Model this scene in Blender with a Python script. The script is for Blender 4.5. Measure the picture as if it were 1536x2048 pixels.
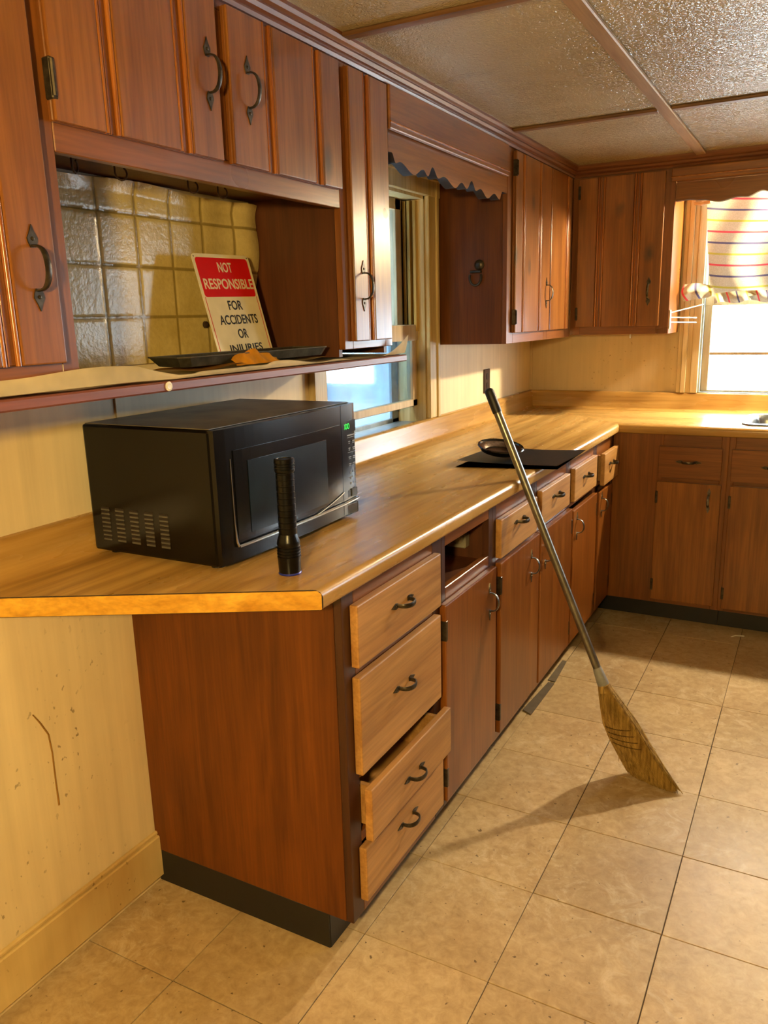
import bpy, bmesh, math, random
from mathutils import Vector, Matrix
random.seed(7)
S = bpy.context.scene
for o in list(bpy.data.objects): bpy.data.objects.remove(o)
COL = S.collection

# ------------------------------------------------------------------ camera
YAW, PITCH, ROLL, FPX = 0.5024, -0.2385, -0.0268, 1591.5
CAM = Vector((1.3782, -0.1383, 1.3864))
fw = Vector((-math.sin(YAW)*math.cos(PITCH), math.cos(YAW)*math.cos(PITCH), math.sin(PITCH)))
rt = Vector((math.cos(YAW), math.sin(YAW), 0)); up = rt.cross(fw)
r2 = rt*math.cos(ROLL)+up*math.sin(ROLL); u2 = -rt*math.sin(ROLL)+up*math.cos(ROLL)
cd = bpy.data.cameras.new('camera'); cam = bpy.data.objects.new('camera', cd); COL.objects.link(cam)
cd.sensor_fit = 'VERTICAL'; cd.sensor_height = 24; cd.lens = FPX/2048*24; cd.clip_start = .02
cam.matrix_world = Matrix(((r2.x, u2.x, -fw.x, CAM.x), (r2.y, u2.y, -fw.y, CAM.y), (r2.z, u2.z, -fw.z, CAM.z), (0, 0, 0, 1)))
S.camera = cam
S.cycles.max_bounces = 7; S.cycles.diffuse_bounces = 4; S.cycles.glossy_bounces = 4; S.cycles.caustics_reflective = False; S.cycles.caustics_refractive = False

# ------------------------------------------------------------------ daylight and exposure
W = bpy.data.worlds.new('overcast_sky'); S.world = W; W.use_nodes = True
bg = W.node_tree.nodes['Background']; bg.inputs[0].default_value = (.80, .91, 1, 1); bg.inputs[1].default_value = 27.0
S.view_settings.view_transform = 'Standard'; S.view_settings.look = 'None'
S.view_settings.exposure = 0.08; S.view_settings.gamma = 1.0; S.view_settings.use_curve_mapping = False
SINK_LAMP, SINK_GLOW = (1.50, 3.912, 1.885), 3500.0
ROOM_LAMP, ROOM_GLOW = (1.34, -0.64, 1.535), 1280.0
def portal(loc, rot, sx, sy):
    l = bpy.data.lights.new('window_portal', 'AREA'); l.shape = 'RECTANGLE'; l.size = sx; l.size_y = sy
    l.cycles.is_portal = True
    o = bpy.data.objects.new('window_portal', l); o.location = loc; o.rotation_euler = rot; COL.objects.link(o)

# ------------------------------------------------------------------ dimensions
D = 4.0457            # back wall
RX, FY = 3.3, -3.4    # right wall, wall behind the camera
CE = 2.042            # ceiling
XU, XF, XC, HC = .2865, .5834, .612, .9076
YE = 1.127            # end of the base run
portal((-.13, 2.36, 1.42), (0, -math.pi/2, 0), .9, .85)
portal((1.27, D+.13, 1.42), (math.pi/2, 0, math.pi), 1.0, 1.0)
portal((2.85, D+.13, 1.37), (math.pi/2, 0, math.pi), .6, .9)

# ------------------------------------------------------------------ materials
def lin(h):
    h = h.lstrip('#'); c = [int(h[i:i+2], 16)/255 for i in (0, 2, 4)]
    return tuple(x/12.92 if x <= .04045 else ((x+.055)/1.055)**2.4 for x in c)+(1,)
class NT:
    def __init__(s, name):
        s.m = bpy.data.materials.new(name); s.m.use_nodes = True; s.t = s.m.node_tree
        s.b = s.t.nodes['Principled BSDF']; s.out = s.t.nodes['Material Output']
    def n(s, typ, **k):
        x = s.t.nodes.new(typ)
        for a, v in k.items(): setattr(x, a, v)
        return x
    def l(s, a, b): s.t.links.new(a, b)
    def coord(s, scale=(1, 1, 1), world=False, jitter=True):
        if world: src = s.n('ShaderNodeNewGeometry').outputs['Position']
        else: src = s.n('ShaderNodeTexCoord').outputs['Object']
        if jitter:
            oi = s.n('ShaderNodeObjectInfo'); mu = s.n('ShaderNodeVectorMath', operation='SCALE'); mu.inputs[0].default_value = (17, 31, 23)
            s.l(oi.outputs['Random'], mu.inputs['Scale']); ad = s.n('ShaderNodeVectorMath', operation='ADD')
            s.l(src, ad.inputs[0]); s.l(mu.outputs[0], ad.inputs[1]); src = ad.outputs[0]
        mp = s.n('ShaderNodeMapping'); mp.inputs['Scale'].default_value = scale; s.l(src, mp.inputs[0])
        return mp.outputs[0]
    def noise(s, co, scale=1, detail=4, rough=.6, dist=0):
        x = s.n('ShaderNodeTexNoise'); x.inputs['Scale'].default_value = scale; x.inputs['Detail'].default_value = detail
        x.inputs['Roughness'].default_value = rough; x.inputs['Distortion'].default_value = dist; s.l(co, x.inputs['Vector']); return x.outputs['Fac']
    def ramp(s, f, stops):
        r = s.n('ShaderNodeValToRGB'); e = r.color_ramp.elements
        while len(e) < len(stops): e.new(.5)
        for i, (p, c) in enumerate(stops): e[i].position = p; e[i].color = c if not isinstance(c, (int, float)) else (c, c, c, 1)
        s.l(f, r.inputs[0]); return r.outputs[0]
    def mix(s, f, a, b, mode='MIX'):
        x = s.n('ShaderNodeMix', data_type='RGBA', blend_type=mode)
        for i, v in ((0, f), (6, a), (7, b)):
            if hasattr(v, 'links'): s.l(v, x.inputs[i])
            else: x.inputs[i].default_value = v
        return x.outputs[2]
    def math(s, op, a, b=0):
        x = s.n('ShaderNodeMath', operation=op)
        for i, v in ((0, a), (1, b)):
            if hasattr(v, 'links'): s.l(v, x.inputs[i])
            else: x.inputs[i].default_value = v
        return x.outputs[0]
    def bump(s, h, strength=.2, dist=.01):
        x = s.n('ShaderNodeBump'); x.inputs['Strength'].default_value = strength; x.inputs['Distance'].default_value = dist
        s.l(h, x.inputs['Height']); s.l(x.outputs[0], s.b.inputs['Normal'])
    def set(s, col=None, rough=.5, metal=0, spec=.5, coat=0, coatr=.1):
        if col is not None:
            if hasattr(col, 'links'): s.l(col, s.b.inputs['Base Color'])
            else: s.b.inputs['Base Color'].default_value = col
        if hasattr(rough, 'links'): s.l(rough, s.b.inputs['Roughness'])
        else: s.b.inputs['Roughness'].default_value = rough
        s.b.inputs['Metallic'].default_value = metal; s.b.inputs['Specular IOR Level'].default_value = spec
        s.b.inputs['Coat Weight'].default_value = coat; s.b.inputs['Coat Roughness'].default_value = coatr
        return s.m
def plain(name, col, rough=.5, metal=0, spec=.5, nz=.12, sc=30, coat=0):
    t = NT(name); c = lin(col); co = t.coord((sc, sc, sc))
    f = t.noise(co, 1, 3); d = tuple(x*(1-nz*2) for x in c[:3])+(1,); l = tuple(min(1, x*(1+nz)) for x in c[:3])+(1,)
    return t.set(t.ramp(f, [(.3, d), (.7, l)]), rough, metal, spec, coat)
def wood(name, dark, light, axis, rough=.38, knots=.0, fine=.35, big=.35, coat=.0, stretch=14, spec=.5):
    t = NT(name); a = 'xyz'.index(axis)
    sc = [26.0]*3; sc[a] = 26.0/stretch; co = t.coord(tuple(sc))
    g = t.noise(co, 1, 5, .62, .6)
    col = t.ramp(g, [(.28, lin(dark)), (.72, lin(light))])
    sf = [160.0]*3; sf[a] = 6; pf = t.noise(t.coord(tuple(sf)), 1, 2, .5)
    col = t.mix(fine, col, t.ramp(pf, [(.35, .45), (.6, 1.0)]), 'MULTIPLY')
    bgn = t.noise(t.coord((3, 3, 3)), 1, 2, .5)
    col = t.mix(big, col, t.ramp(bgn, [(.08, .30), (.92, 1.30)]), 'MULTIPLY')
    if knots:
        s2 = [9.0]*3; s2[a] = 5.0
        v = t.n('ShaderNodeTexVoronoi'); v.inputs['Scale'].default_value = 1; t.l(t.coord(tuple(s2)), v.inputs['Vector'])
        wn = t.math('ADD', v.outputs['Distance'], t.math('MULTIPLY', t.noise(t.coord((22, 22, 22)), 1, 3), .18))
        gate = t.math('GREATER_THAN', t.n('ShaderNodeSeparateColor').outputs[0], 2)
        sepc = t.n('ShaderNodeSeparateColor'); t.l(v.outputs['Color'], sepc.inputs[0])
        gate = t.math('GREATER_THAN', sepc.outputs[0], 1-knots)
        k = t.math('MULTIPLY', t.ramp(wn, [(.15, 1.0), (.34, 0.0)]), gate)
        col = t.mix(t.math('MULTIPLY', k, .8), col, lin('#332a22'))
    rr = t.ramp(bgn, [(.05, rough-.03), (.95, rough+.06)])
    t.bump(g, .06, .004)
    return t.set(col, rr, 0, spec, coat, .12)
M = {}
for ax in 'xyz':
    M['cab'+ax] = wood('stained_pine_'+ax, '#6e3f1a', '#966029', ax, .28, .34)
    M['frame'+ax] = wood('stained_frame_pine_'+ax, '#633817', '#8b5425', ax, .28, .0)
    M['basedoor'+ax] = wood('stained_plywood_'+ax, '#6a3812', '#8f561e', ax, .30, .0, .3, .5)
    M['drawer'+ax] = wood('worn_birch_plywood_'+ax, '#9a6a36', '#c4965a', ax, .42, .0, .3, .5)
    M['trim'+ax] = wood('brown_moulding_'+ax, '#5e341c', '#845130', ax, .30, .0)
M['bead'] = wood('pine_bead', '#7c4016', '#aa6a2c', 'z', .22, 0, .2, .2)
M['endpanel'] = wood('plywood_end_panel', '#552c0b', '#764112', 'z', .45, 0, .3, .5, spec=.3)
M['niche'] = wood('dark_plywood', '#4a260f', '#683818', 'z', .5, 0, .3, .5)
M['shelf'] = wood('shelf_red_brown', '#6a3a30', '#8a5446', 'y', .4, 0, .3, .4)
M['batten'] = wood('ceiling_batten_wood', '#8a6a48', '#b09470', 'y', .4, 0, .3, .3)
M['battenx'] = wood('ceiling_batten_dark', '#5a3a22', '#84603e', 'x', .45, 0, .3, .3)
M['black'] = plain('black_vinyl', '#17181a', .35)
M['iron'] = plain('dark_bronze_hardware', '#4a4236', .36, .7, .5, .3, 60)
M['chrome'] = plain('bright_metal', '#b9b9b6', .2, 1, .5, .08)
M['dark'] = plain('dark_gap', '#1d120b', .8)
M['white'] = plain('white_enamel', '#e4e2da', .35)
M['brownplate'] = plain('brown_plastic', '#35251c', .35)

def mk_counter(ax):
    t = NT('butcher_block_laminate_'+ax); a = 'xyz'.index(ax)
    sc = [34.0]*3; sc[a] = 1.6
    n1 = t.noise(t.coord(tuple(sc), jitter=False), 1, 4, .6, .2)
    col = t.ramp(n1, [(.25, lin('#946c38')), (.5, lin('#bd9552')), (.78, lin('#d6b06c'))])
    s3 = [18.0]*3; s3[a] = .5
    n3 = t.noise(t.coord(tuple(s3), jitter=False), 1, 1, .5)
    col = t.mix(.45, col, t.ramp(n3, [(.35, .62), (.65, 1.05)]), 'MULTIPLY')
    n2 = t.noise(t.coord(tuple(7.0 if i != a else 1.5 for i in range(3)), jitter=False), 1, 4, .6)
    col = t.mix(.3, col, t.ramp(n2, [(.3, lin('#c0a888')), (.7, lin('#ffffff'))]), 'MULTIPLY')
    rg = t.ramp(n2, [(.3, .2), (.7, .36)])
    return t.set(col, rg, 0, .5)
M['counter_y'] = mk_counter('y'); M['counter_x'] = mk_counter('x')
M['endcap'] = wood('laminate_end_cap', '#b07a14', '#e2b040', 'x', .35, 0, .3, .3)

def mk_wall(name, base, streak=True, grime=.35, low=False):
    t = NT(name)
    n1 = t.noise(t.coord((30, 30, 1.2), world=True, jitter=False), 1, 3)
    b = lin(base); d = tuple(x*.86 for x in b[:3])+(1,)
    col = t.ramp(n1, [(.3, d), (.7, b)])
    n2 = t.noise(t.coord((2.2, 2.2, 1.5), world=True, jitter=False), 1, 4)
    col = t.mix(grime, col, t.ramp(n2, [(.3, lin('#b99a66')), (.65, lin('#ffffff'))]), 'MULTIPLY')
    v = t.noise(t.coord((64, 64, 50), world=True, jitter=False), 1, 2, .5)
    pres = t.ramp(t.noise(t.coord((5, 5, 5), world=True, jitter=False), 1, 2), [(.48, 0.0), (.62, 1.0)])
    spot = t.math('MULTIPLY', t.ramp(v, [(.655, 0.0), (.70, 1.0)]), pres)
    if low:
        sp = t.n('ShaderNodeSeparateXYZ'); t.l(t.coord(world=True, jitter=False), sp.inputs[0])
        lo = t.ramp(t.math('DIVIDE', sp.outputs[2], 1.0), [(.55, 1.0), (.85, .0)])
        spot = t.math('MULTIPLY', spot, lo)
    col = t.mix(t.math('MULTIPLY', spot, .75), col, lin('#5d4524'))
    t.bump(n1, .05, .003)
    return t.set(col, .55, 0, .4)
M['wall'] = mk_wall('cream_wall_panelling', '#e6d6b2', grime=.25, low=True)
M['wallb'] = mk_wall('tan_wall_panelling', '#cdb893', grime=.35)
M['baseb'] = mk_wall('painted_baseboard_cream', '#dcc690', grime=.8)
M['paint'] = wood('aged_cream_paint', '#b79a58', '#d8c391', 'z', .45, 0, .25, .4)
M['paintw'] = wood('tan_window_paint', '#b59c74', '#d5c19b', 'z', .45, 0, .2, .3)
M['goldtrack'] = wood('gilded_window_track', '#a2762a', '#dcb861', 'z', .35, 0, .5, .5)
M['jambblue'] = plain('pale_blue_jamb', '#aeb9b6', .5)
M['alu'] = plain('grey_aluminium', '#8f9494', .35, .6)

def mk_ceiling():
    t = NT('textured_gloss_ceiling')
    co = t.coord(world=True, jitter=False)
    h = t.noise(co, 88, 2, .55, 1.2)
    n2 = t.noise(co, 1.6, 3)
    col = t.ramp(n2, [(.3, lin('#a09478')), (.7, lin('#bcb196'))])
    t.bump(h, .55, .010)
    return t.set(col, .12, 0, .9)
M['ceil'] = mk_ceiling()
def mk_tile():
    t = NT('vinyl_floor_tile')
    co = t.coord((1, 1, 1), world=True)
    n1 = t.noise(co, 38, 6, .72, .5)
    col = t.ramp(n1, [(.25, lin('#a38b66')), (.5, lin('#bba580')), (.75, lin('#cdb994'))])
    oi = t.n('ShaderNodeObjectInfo')
    col = t.mix(.5, col, t.ramp(oi.outputs['Random'], [(0, .72), (1, 1.08)]), 'MULTIPLY')
    cw = t.coord(world=True, jitter=False)
    n3 = t.noise(cw, 2.1, 5, .65)
    col = t.mix(.5, col, t.ramp(n3, [(.3, lin('#a98a5c')), (.65, lin('#ffffff'))]), 'MULTIPLY')
    sp = t.noise(cw, 60, 2, .5)
    spot = t.ramp(sp, [(.70, 0.0), (.73, 1.0)])
    col = t.mix(t.math('MULTIPLY', spot, .8), col, lin('#4a3418'))
    # pale scuffs where the wax has worn
    sc = t.noise(cw, 9, 6, .75, 2.2); msk = t.ramp(t.noise(cw, 1.5, 2), [(.44, 0.0), (.6, 1.0)])
    scf = t.math('MULTIPLY', t.ramp(sc, [(.5, 0.0), (.72, 1.0)]), msk)
    col = t.mix(t.math('MULTIPLY', scf, .5), col, lin('#e2d8c2'))
    t.bump(n1, .05, .002)
    return t.set(col, t.ramp(n3, [(.3, .38), (.7, .55)]), 0, .45)
M['tile'] = mk_tile()
M['joint'] = plain('dark_tile_joint', '#3f2d17', .8)
def mk_glass(name, tint, dirt, dcol):
    t = NT(name)
    gl = t.n('ShaderNodeBsdfTransparent'); gl.inputs[0].default_value = tint
    gs = t.n('ShaderNodeBsdfGlossy'); gs.inputs['Roughness'].default_value = .05
    df = t.n('ShaderNodeBsdfTranslucent'); df.inputs[0].default_value = lin(dcol)
    mx = t.n('ShaderNodeMixShader'); mx.inputs[0].default_value = .06; t.l(gl.outputs[0], mx.inputs[1]); t.l(gs.outputs[0], mx.inputs[2])
    m2 = t.n('ShaderNodeMixShader'); f = t.ramp(t.noise(t.coord((7, 7, 7)), 1, 5, .7, .5), [(.3, dirt*.3), (.75, dirt)])
    t.l(f, m2.inputs[0]); t.l(mx.outputs[0], m2.inputs[1]); t.l(df.outputs[0], m2.inputs[2])
    t.l(m2.outputs[0], t.out.inputs[0]); return t.m
M['glass'] = mk_glass('window_glass', (.96, .99, 1, 1), .12, '#dfe8ea')
M['dirtyglass'] = mk_glass('dusty_window_glass', (.86, .95, 1, 1), .14, '#a8c4d0')
def emit(name, col, st):
    t = NT(name); t.set(lin('#000000'), .5); t.b.inputs['Emission Color'].default_value = lin(col); t.b.inputs['Emission Strength'].default_value = st; return t.m

# ------------------------------------------------------------------ geometry helpers
ORG = {}
def fL(u, w, z): return Vector((w, u, z))          # along the left wall: u = y, w = distance from the wall
def fB(u, w, z): return Vector((u, D-w, z))        # along the back wall: u = x
def fW(x, y, z): return Vector((x, y, z))
class G:
    def __init__(s, F=fW): s.bm = bmesh.new(); s.F = F
    def box(s, a0, a1, b0, b1, c0, c1, bev=0, seg=1):
        v = [s.bm.verts.new(s.F(a, b, c)) for a in (a0, a1) for b in (b0, b1) for c in (c0, c1)]
        fs = [s.bm.faces.new([v[i] for i in q]) for q in ((0, 1, 3, 2), (4, 6, 7, 5), (0, 4, 5, 1), (2, 3, 7, 6), (0, 2, 6, 4), (1, 5, 7, 3))]
        if bev:
            es = list({e for f in fs for e in f.edges})
            bmesh.ops.bevel(s.bm, geom=es, offset=bev, segments=seg, affect='EDGES', profile=.5)
        return s
    def tube(s, pts, r, seg=8, flat=None, cap=True, nrm=None):
        # r: number or list; flat = (axis vector, factor) squashes the ring along axis
        pts = [Vector(p) for p in pts]; n = len(pts); rs = r if isinstance(r, (list, tuple)) else [r]*n
        rings = []; pn = None
        for i, p in enumerate(pts):
            t = (pts[min(i+1, n-1)]-pts[max(i-1, 0)]).normalized()
            if nrm is not None: a = Vector(nrm); a = (a-t*a.dot(t)).normalized()
            elif pn is None:
                a = Vector((0, 0, 1)) if abs(t.z) < .9 else Vector((1, 0, 0)); a = (a-t*a.dot(t)).normalized()
            else: a = (pn-t*pn.dot(t)).normalized()
            pn = a; b = t.cross(a); ring = []
            for k in range(seg):
                th = 2*math.pi*k/seg+math.pi/seg; ca, cb = math.cos(th)*rs[i], math.sin(th)*rs[i]
                if flat: ca *= flat
                ring.append(s.bm.verts.new(p+a*ca+b*cb))
            rings.append(ring)
        for i in range(n-1):
            for k in range(seg): s.bm.faces.new((rings[i][k], rings[i][(k+1) % seg], rings[i+1][(k+1) % seg], rings[i+1][k]))
        if cap:
            s.bm.faces.new(rings[0][::-1]); s.bm.faces.new(rings[-1])
        return s
    def lathe(s, prof, c, axis=(0, 0, 1), seg=24, cap=True):
        ax = Vector(axis).normalized(); a = ax.orthogonal().normalized(); b = ax.cross(a); c = Vector(c); rings = []
        for r, h in prof: rings.append([s.bm.verts.new(c+ax*h+(a*math.cos(2*math.pi*k/seg)+b*math.sin(2*math.pi*k/seg))*r) for k in range(seg)])
        for i in range(len(rings)-1):
            for k in range(seg): s.bm.faces.new((rings[i][k], rings[i][(k+1) % seg], rings[i+1][(k+1) % seg], rings[i+1][k]))
        if cap: s.bm.faces.new(rings[0][::-1]); s.bm.faces.new(rings[-1])
        return s
    def prism(s, poly, fa, fb):
        # poly of 2D points; fa, fb map a 2D point to 3D on the two end faces
        A = [s.bm.verts.new(fa(*p)) for p in poly]; B = [s.bm.verts.new(fb(*p)) for p in poly]; n = len(poly)
        s.bm.faces.new(A); s.bm.faces.new(B[::-1])
        for i in range(n): s.bm.faces.new((A[i], B[i], B[(i+1) % n], A[(i+1) % n]))
        return s
    def grid(s, nu, nv, f, thick=None):
        V = [[s.bm.verts.new(f(i/(nu-1), j/(nv-1))) for j in range(nv)] for i in range(nu)]
        fs = [s.bm.faces.new((V[i][j], V[i+1][j], V[i+1][j+1], V[i][j+1])) for i in range(nu-1) for j in range(nv-1)]
        if thick: bmesh.ops.solidify(s.bm, geom=fs, thickness=thick)
        return s
    def build(s, name, mat, parent=None, smooth=False, org=None):
        bmesh.ops.recalc_face_normals(s.bm, faces=s.bm.faces[:])
        me = bpy.data.meshes.new(name)
        o0 = Vector(ORG[parent]) if parent is not None else (Vector(org) if org is not None else Vector((0, 0, 0)))
        for v in s.bm.verts: v.co -= o0
        s.bm.to_mesh(me); s.bm.free()
        for m in (mat if isinstance(mat, list) else [mat]): me.materials.append(m)
        if smooth:
            for p in me.polygons: p.use_smooth = True
            try: me.set_sharp_from_angle(angle=math.radians(40))
            except Exception: pass
        o = bpy.data.objects.new(name, me); COL.objects.link(o)
        if parent is not None: o.parent = parent
        elif org is not None: o.location = o0
        ORG[o] = o0
        return o
def tag(o, label, cat, group=None):
    o['label'] = label; o['category'] = cat
    if group: o['group'] = group
    return o
def thing(name, label, cat, loc, group=None):
    o = bpy.data.objects.new(name, None); o.empty_display_size = .05; o.location = loc; COL.objects.link(o); ORG[o] = Vector(loc)
    return tag(o, label, cat, group)
def struct(o): o['kind'] = 'structure'; return o
def inst(src, parent, loc, rot=(0, 0, 0), scale=1):
    c = bpy.data.objects.new(src.name.split('.')[0], src); COL.objects.link(c); c.parent = parent
    c.location = Vector(loc)-ORG[parent]; c.rotation_euler = rot
    if scale != 1: c.scale = (scale,)*3
    ORG[c] = ORG[parent]; return c
def textmesh(txt, size, xs=1.0, align='CENTER', ext=.0004, bold=0):
    c = bpy.data.curves.new('lettering', 'FONT'); c.body = txt; c.size = size; c.align_x = align; c.align_y = 'CENTER'; c.extrude = ext; c.resolution_u = 3; c.offset = size*bold
    o = bpy.data.objects.new('lettering', c); COL.objects.link(o); bpy.context.view_layer.update()
    me = bpy.data.meshes.new_from_object(o.evaluated_get(bpy.context.evaluated_depsgraph_get())); bpy.data.objects.remove(o); bpy.data.curves.remove(c)
    for v in me.vertices: v.co.x *= xs
    return me

# ================================================================== SETTING
T = .3048; X0, Y0 = .867, 1.503
slab = struct(G().box(-.14, RX+.14, FY-.14, D+.14, -.12, -.004).build('floor', M['joint']))
g = 0.0011
tm = G().box(g, T-g, g, T-g, -.004, 0, .0006).bm
me = bpy.data.meshes.new('floor_tile'); tm.to_mesh(me); me.materials.append(M['tile'])
for i in range(-4, 9):
    for j in range(-11, 9):
        x, y = X0+i*T, Y0+j*T
        if x+T < .0 or x > RX or y > D or (x+T < .5 and y > YE): continue
        o = bpy.data.objects.new('floor_tile', me); COL.objects.link(o); o.parent = slab; o.location = (x+random.uniform(-.0006, .0006), y+random.uniform(-.0006, .0006), random.uniform(-.0004, 0)); ORG[o] = Vector()
# left wall with window opening y 1.98-2.73, z 1.0-1.83
WY0, WY1, WZ0, WZ1 = 1.985, 2.755, .975, 1.835
w = G()
w.box(-.14, 0, FY, WY0, -.0, CE+.1); w.box(-.14, 0, WY1, D+.14, 0, CE+.1); w.box(-.14, 0, WY0, WY1, 0, WZ0); w.box(-.14, 0, WY0, WY1, WZ1, CE+.1)
wl = struct(w.build('wall_left', M['wall']))
G().tube([(.0006, .83, .605), (.0006, .845, .578), (.0006, .860, .545), (.0006, .863, .50), (.0006, .862, .43), (.0006, .862, .374)], [.0012, .0018, .0018, .0016, .0016, .0022], 6).build('drip_stain', plain('brown_drip', '#8a6420', .5), wl)
G().box(0, .004, 1.137, 1.153, HC+.085, 1.262, .001).build('panel_seam_strip', M['wall'], wl)
DX0, DX1 = 2.46, 3.24
BX0, BX1, BZ0, BZ1 = .845, 1.70, .99, 1.93
w = G()
w.box(0, BX0, D, D+.14, 0, CE+.1); w.box(BX1, DX0, D, D+.14, 0, CE+.1); w.box(DX1, RX, D, D+.14, 0, CE+.1); w.box(DX0, DX1, D, D+.14, 1.93, CE+.1); w.box(BX0, BX1, D, D+.14, 0, BZ0); w.box(BX0, BX1, D, D+.14, BZ1, CE+.1)
wb = struct(w.build('wall_back', M['wallb']))
G().box(0.0, .012, D-.012, D, HC+.085, 1.277, .002).build('corner_strip', M['wallb'], wb)
M['panelling'] = wood('dark_wall_panelling', '#4a2c18', '#6b4528', 'z', .5, 0, .3, .3)
struct(G().box(RX, RX+.14, FY, D+.14, 0, CE+.1).build('wall_right', M['panelling']))
struct(G().box(-.14, RX+.14, FY-.14, FY, 0, CE+.1).build('wall_front', M['panelling']))
# ceiling: board with separate panels and battens
ce = struct(G().box(-.14, RX+.14, FY-.14, D+.14, CE+.006, CE+.12).build('ceiling', M['battenx']))
cx = [0, .842, 2.06, RX]; cy = [FY, -1.96, -.74, .47, 1.665, 2.85, D]
for a in range(3):
    for b in range(6):
        G().box(cx[a]+.003, cx[a+1]-.003, cy[b]+.003, cy[b+1]-.003, CE, CE+.006, .001).build('ceiling_panel', M['ceil'], ce)
k = 1
def trim(gm, mat, smooth=False):
    global k
    o = struct(gm.build('trim_%d' % k, mat, None, smooth)); k += 1; return o
for xx in cx[1:3]: trim(G().box(xx-.021, xx+.021, FY, D-XU-.03, CE-.012, CE, .003), M['batten'])
for yy in cy[1:-1]:
    for a, b in ((XU+.03, cx[1]-.021), (cx[1]+.021, cx[2]-.021), (cx[2]+.021, RX)):
        trim(G().box(a, b, yy-.017, yy+.017, CE-.011, CE, .003), M['battenx'])
# crown moulding: stepped profile, w = distance from wall
def crown(F, u0, u1, mit0=False, mitdir=1):
    prof = [(XU, 1.992), (XU+.008, 1.992), (XU+.012, 1.999), (XU+.010, 2.004), (XU+.018, 2.008), (XU+.022, 2.016), (XU+.020, 2.021), (XU+.027, 2.026), (XU+.031, 2.034), (XU+.031, CE), (XU, CE)]
    return prof
pr = crown(fL, 0, 0)
gm = G(); gm.prism(pr, lambda w, z: Vector((w, FY+.9, z)), lambda w, z: Vector((w, D-w, z))); trim(gm, M['trimy'])
gm = G(); gm.prism(pr, lambda w, z: Vector((w, D-w, z)), lambda w, z: Vector((2.4, D-w, z))); trim(gm, M['trimx'])
# baseboard on the bare stretch of the left wall
gm = G(); gm.box(0, .016, FY, YE-.002, .02, .135, .003); gm.box(0, .010, FY, YE-.002, .135, .146, .003)
struct(gm.build('baseboard_left', M['baseb']))
gm = G(); gm.box(RX-.014, RX, FY, D, 0, .11, .003); struct(gm.build('baseboard_right', M['baseb']))
gm = G(); gm.box(0.02, RX-.02, FY, FY+.014, 0, .11, .003); struct(gm.build('baseboard_front', M['baseb']))

# ---- left window
w1 = struct(G().box(-.14, .0, WY0-.0, WY0+.015, WZ0, WZ1).box(-.14, 0, WY1-.015, WY1, WZ0, WZ1).box(-.14, 0, WY0, WY1, WZ1-.015, WZ1).build('window_1', M['paint']))
G().box(-.14, 0, WY0, WY1, WZ0-.012, WZ0+.004).build('sill', M['alu'], w1)
def P(name, mat, F=fW, parent=None, bev=.002, boxes=()):
    gm = G(F)
    for b in boxes: gm.box(*b, bev)
    return gm.build(name, mat, parent)
P('casing', M['paint'], parent=w1, boxes=[(0, .018, WY1-.005, WY1+.055, HC+.085, WZ1+.06), (0, .025, WY1+.055, WY1+.075, HC+.085, WZ1+.06), (0, .014, WY1+.075, WY1+.095, HC+.085, WZ1+.06)])
P('casing', M['paint'], parent=w1, boxes=[(0, .018, WY0-.055, WY0+.005, HC+.085, 1.262), (0, .025, WY0-.075, WY0-.055, HC+.085, 1.262)])
P('head_casing', M['paint'], parent=w1, boxes=[(0, .020, WY0-.05, WY1+.095, WZ1-.005, WZ1+.07), (0, .032, WY0-.05, WY1+.1, WZ1+.05, WZ1+.075)])
for i, (xx, dy, dp) in enumerate(((-.030, .016, .014), (-.050, .024, .012), (-.070, .020, .016), (-.092, .034, .014), (-.115, .040, .015))):
    P('window_track', M['goldtrack'] if i != 3 else M['alu'], parent=w1, bev=.001, boxes=[(xx-.006, xx+.006, WY1-.015-dy-.006, WY1-.015, 1.335, WZ1-.02)])
# lower sash, raised a little; upper sash behind it
sa = P('lower_sash', M['paintw'], parent=w1, boxes=[(-.062, -.035, WY0+.02, WY0+.065, 1.045, 1.36), (-.062, -.035, WY1-.055, WY1-.018, 1.045, 1.36), (-.062, -.035, WY0+.02, WY1-.018, 1.045, 1.072), (-.064, -.028, WY0+.02, WY1-.018, 1.30, 1.36)])
G().box(-.050, -.046, WY0+.065, WY1-.055, 1.072, 1.30).build('pane', M['dirtyglass'], sa)
sb = P('upper_sash', M['paintw'], parent=w1, boxes=[(-.10, -.075, WY0+.02, WY0+.065, 1.30, WZ1-.015), (-.10, -.075, WY1-.10, WY1-.055, 1.30, WZ1-.015), (-.10, -.075, WY0+.02, WY1-.05, 1.78, WZ1-.015), (-.10, -.075, WY0+.02, WY1-.05, 1.30, 1.345)])
G().box(-.090, -.086, WY0+.065, WY1-.10, 1.345, 1.78).build('pane', M['dirtyglass'], sb)
st = P('storm_frame', M['alu'], parent=w1, boxes=[(-.135, -.122, WY0+.015, WY0+.045, WZ0, WZ1-.015), (-.135, -.122, WY1-.07, WY1-.015, WZ0, WZ1-.015), (-.135, -.122, WY0+.015, WY1-.015, WZ0, .995), (-.135, -.122, WY0+.015, WY1-.015, 1.40, 1.43)])
G().box(-.130, -.127, WY0+.045, WY1-.07, .995, 1.40).build('pane', M['dirtyglass'], st)
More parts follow.
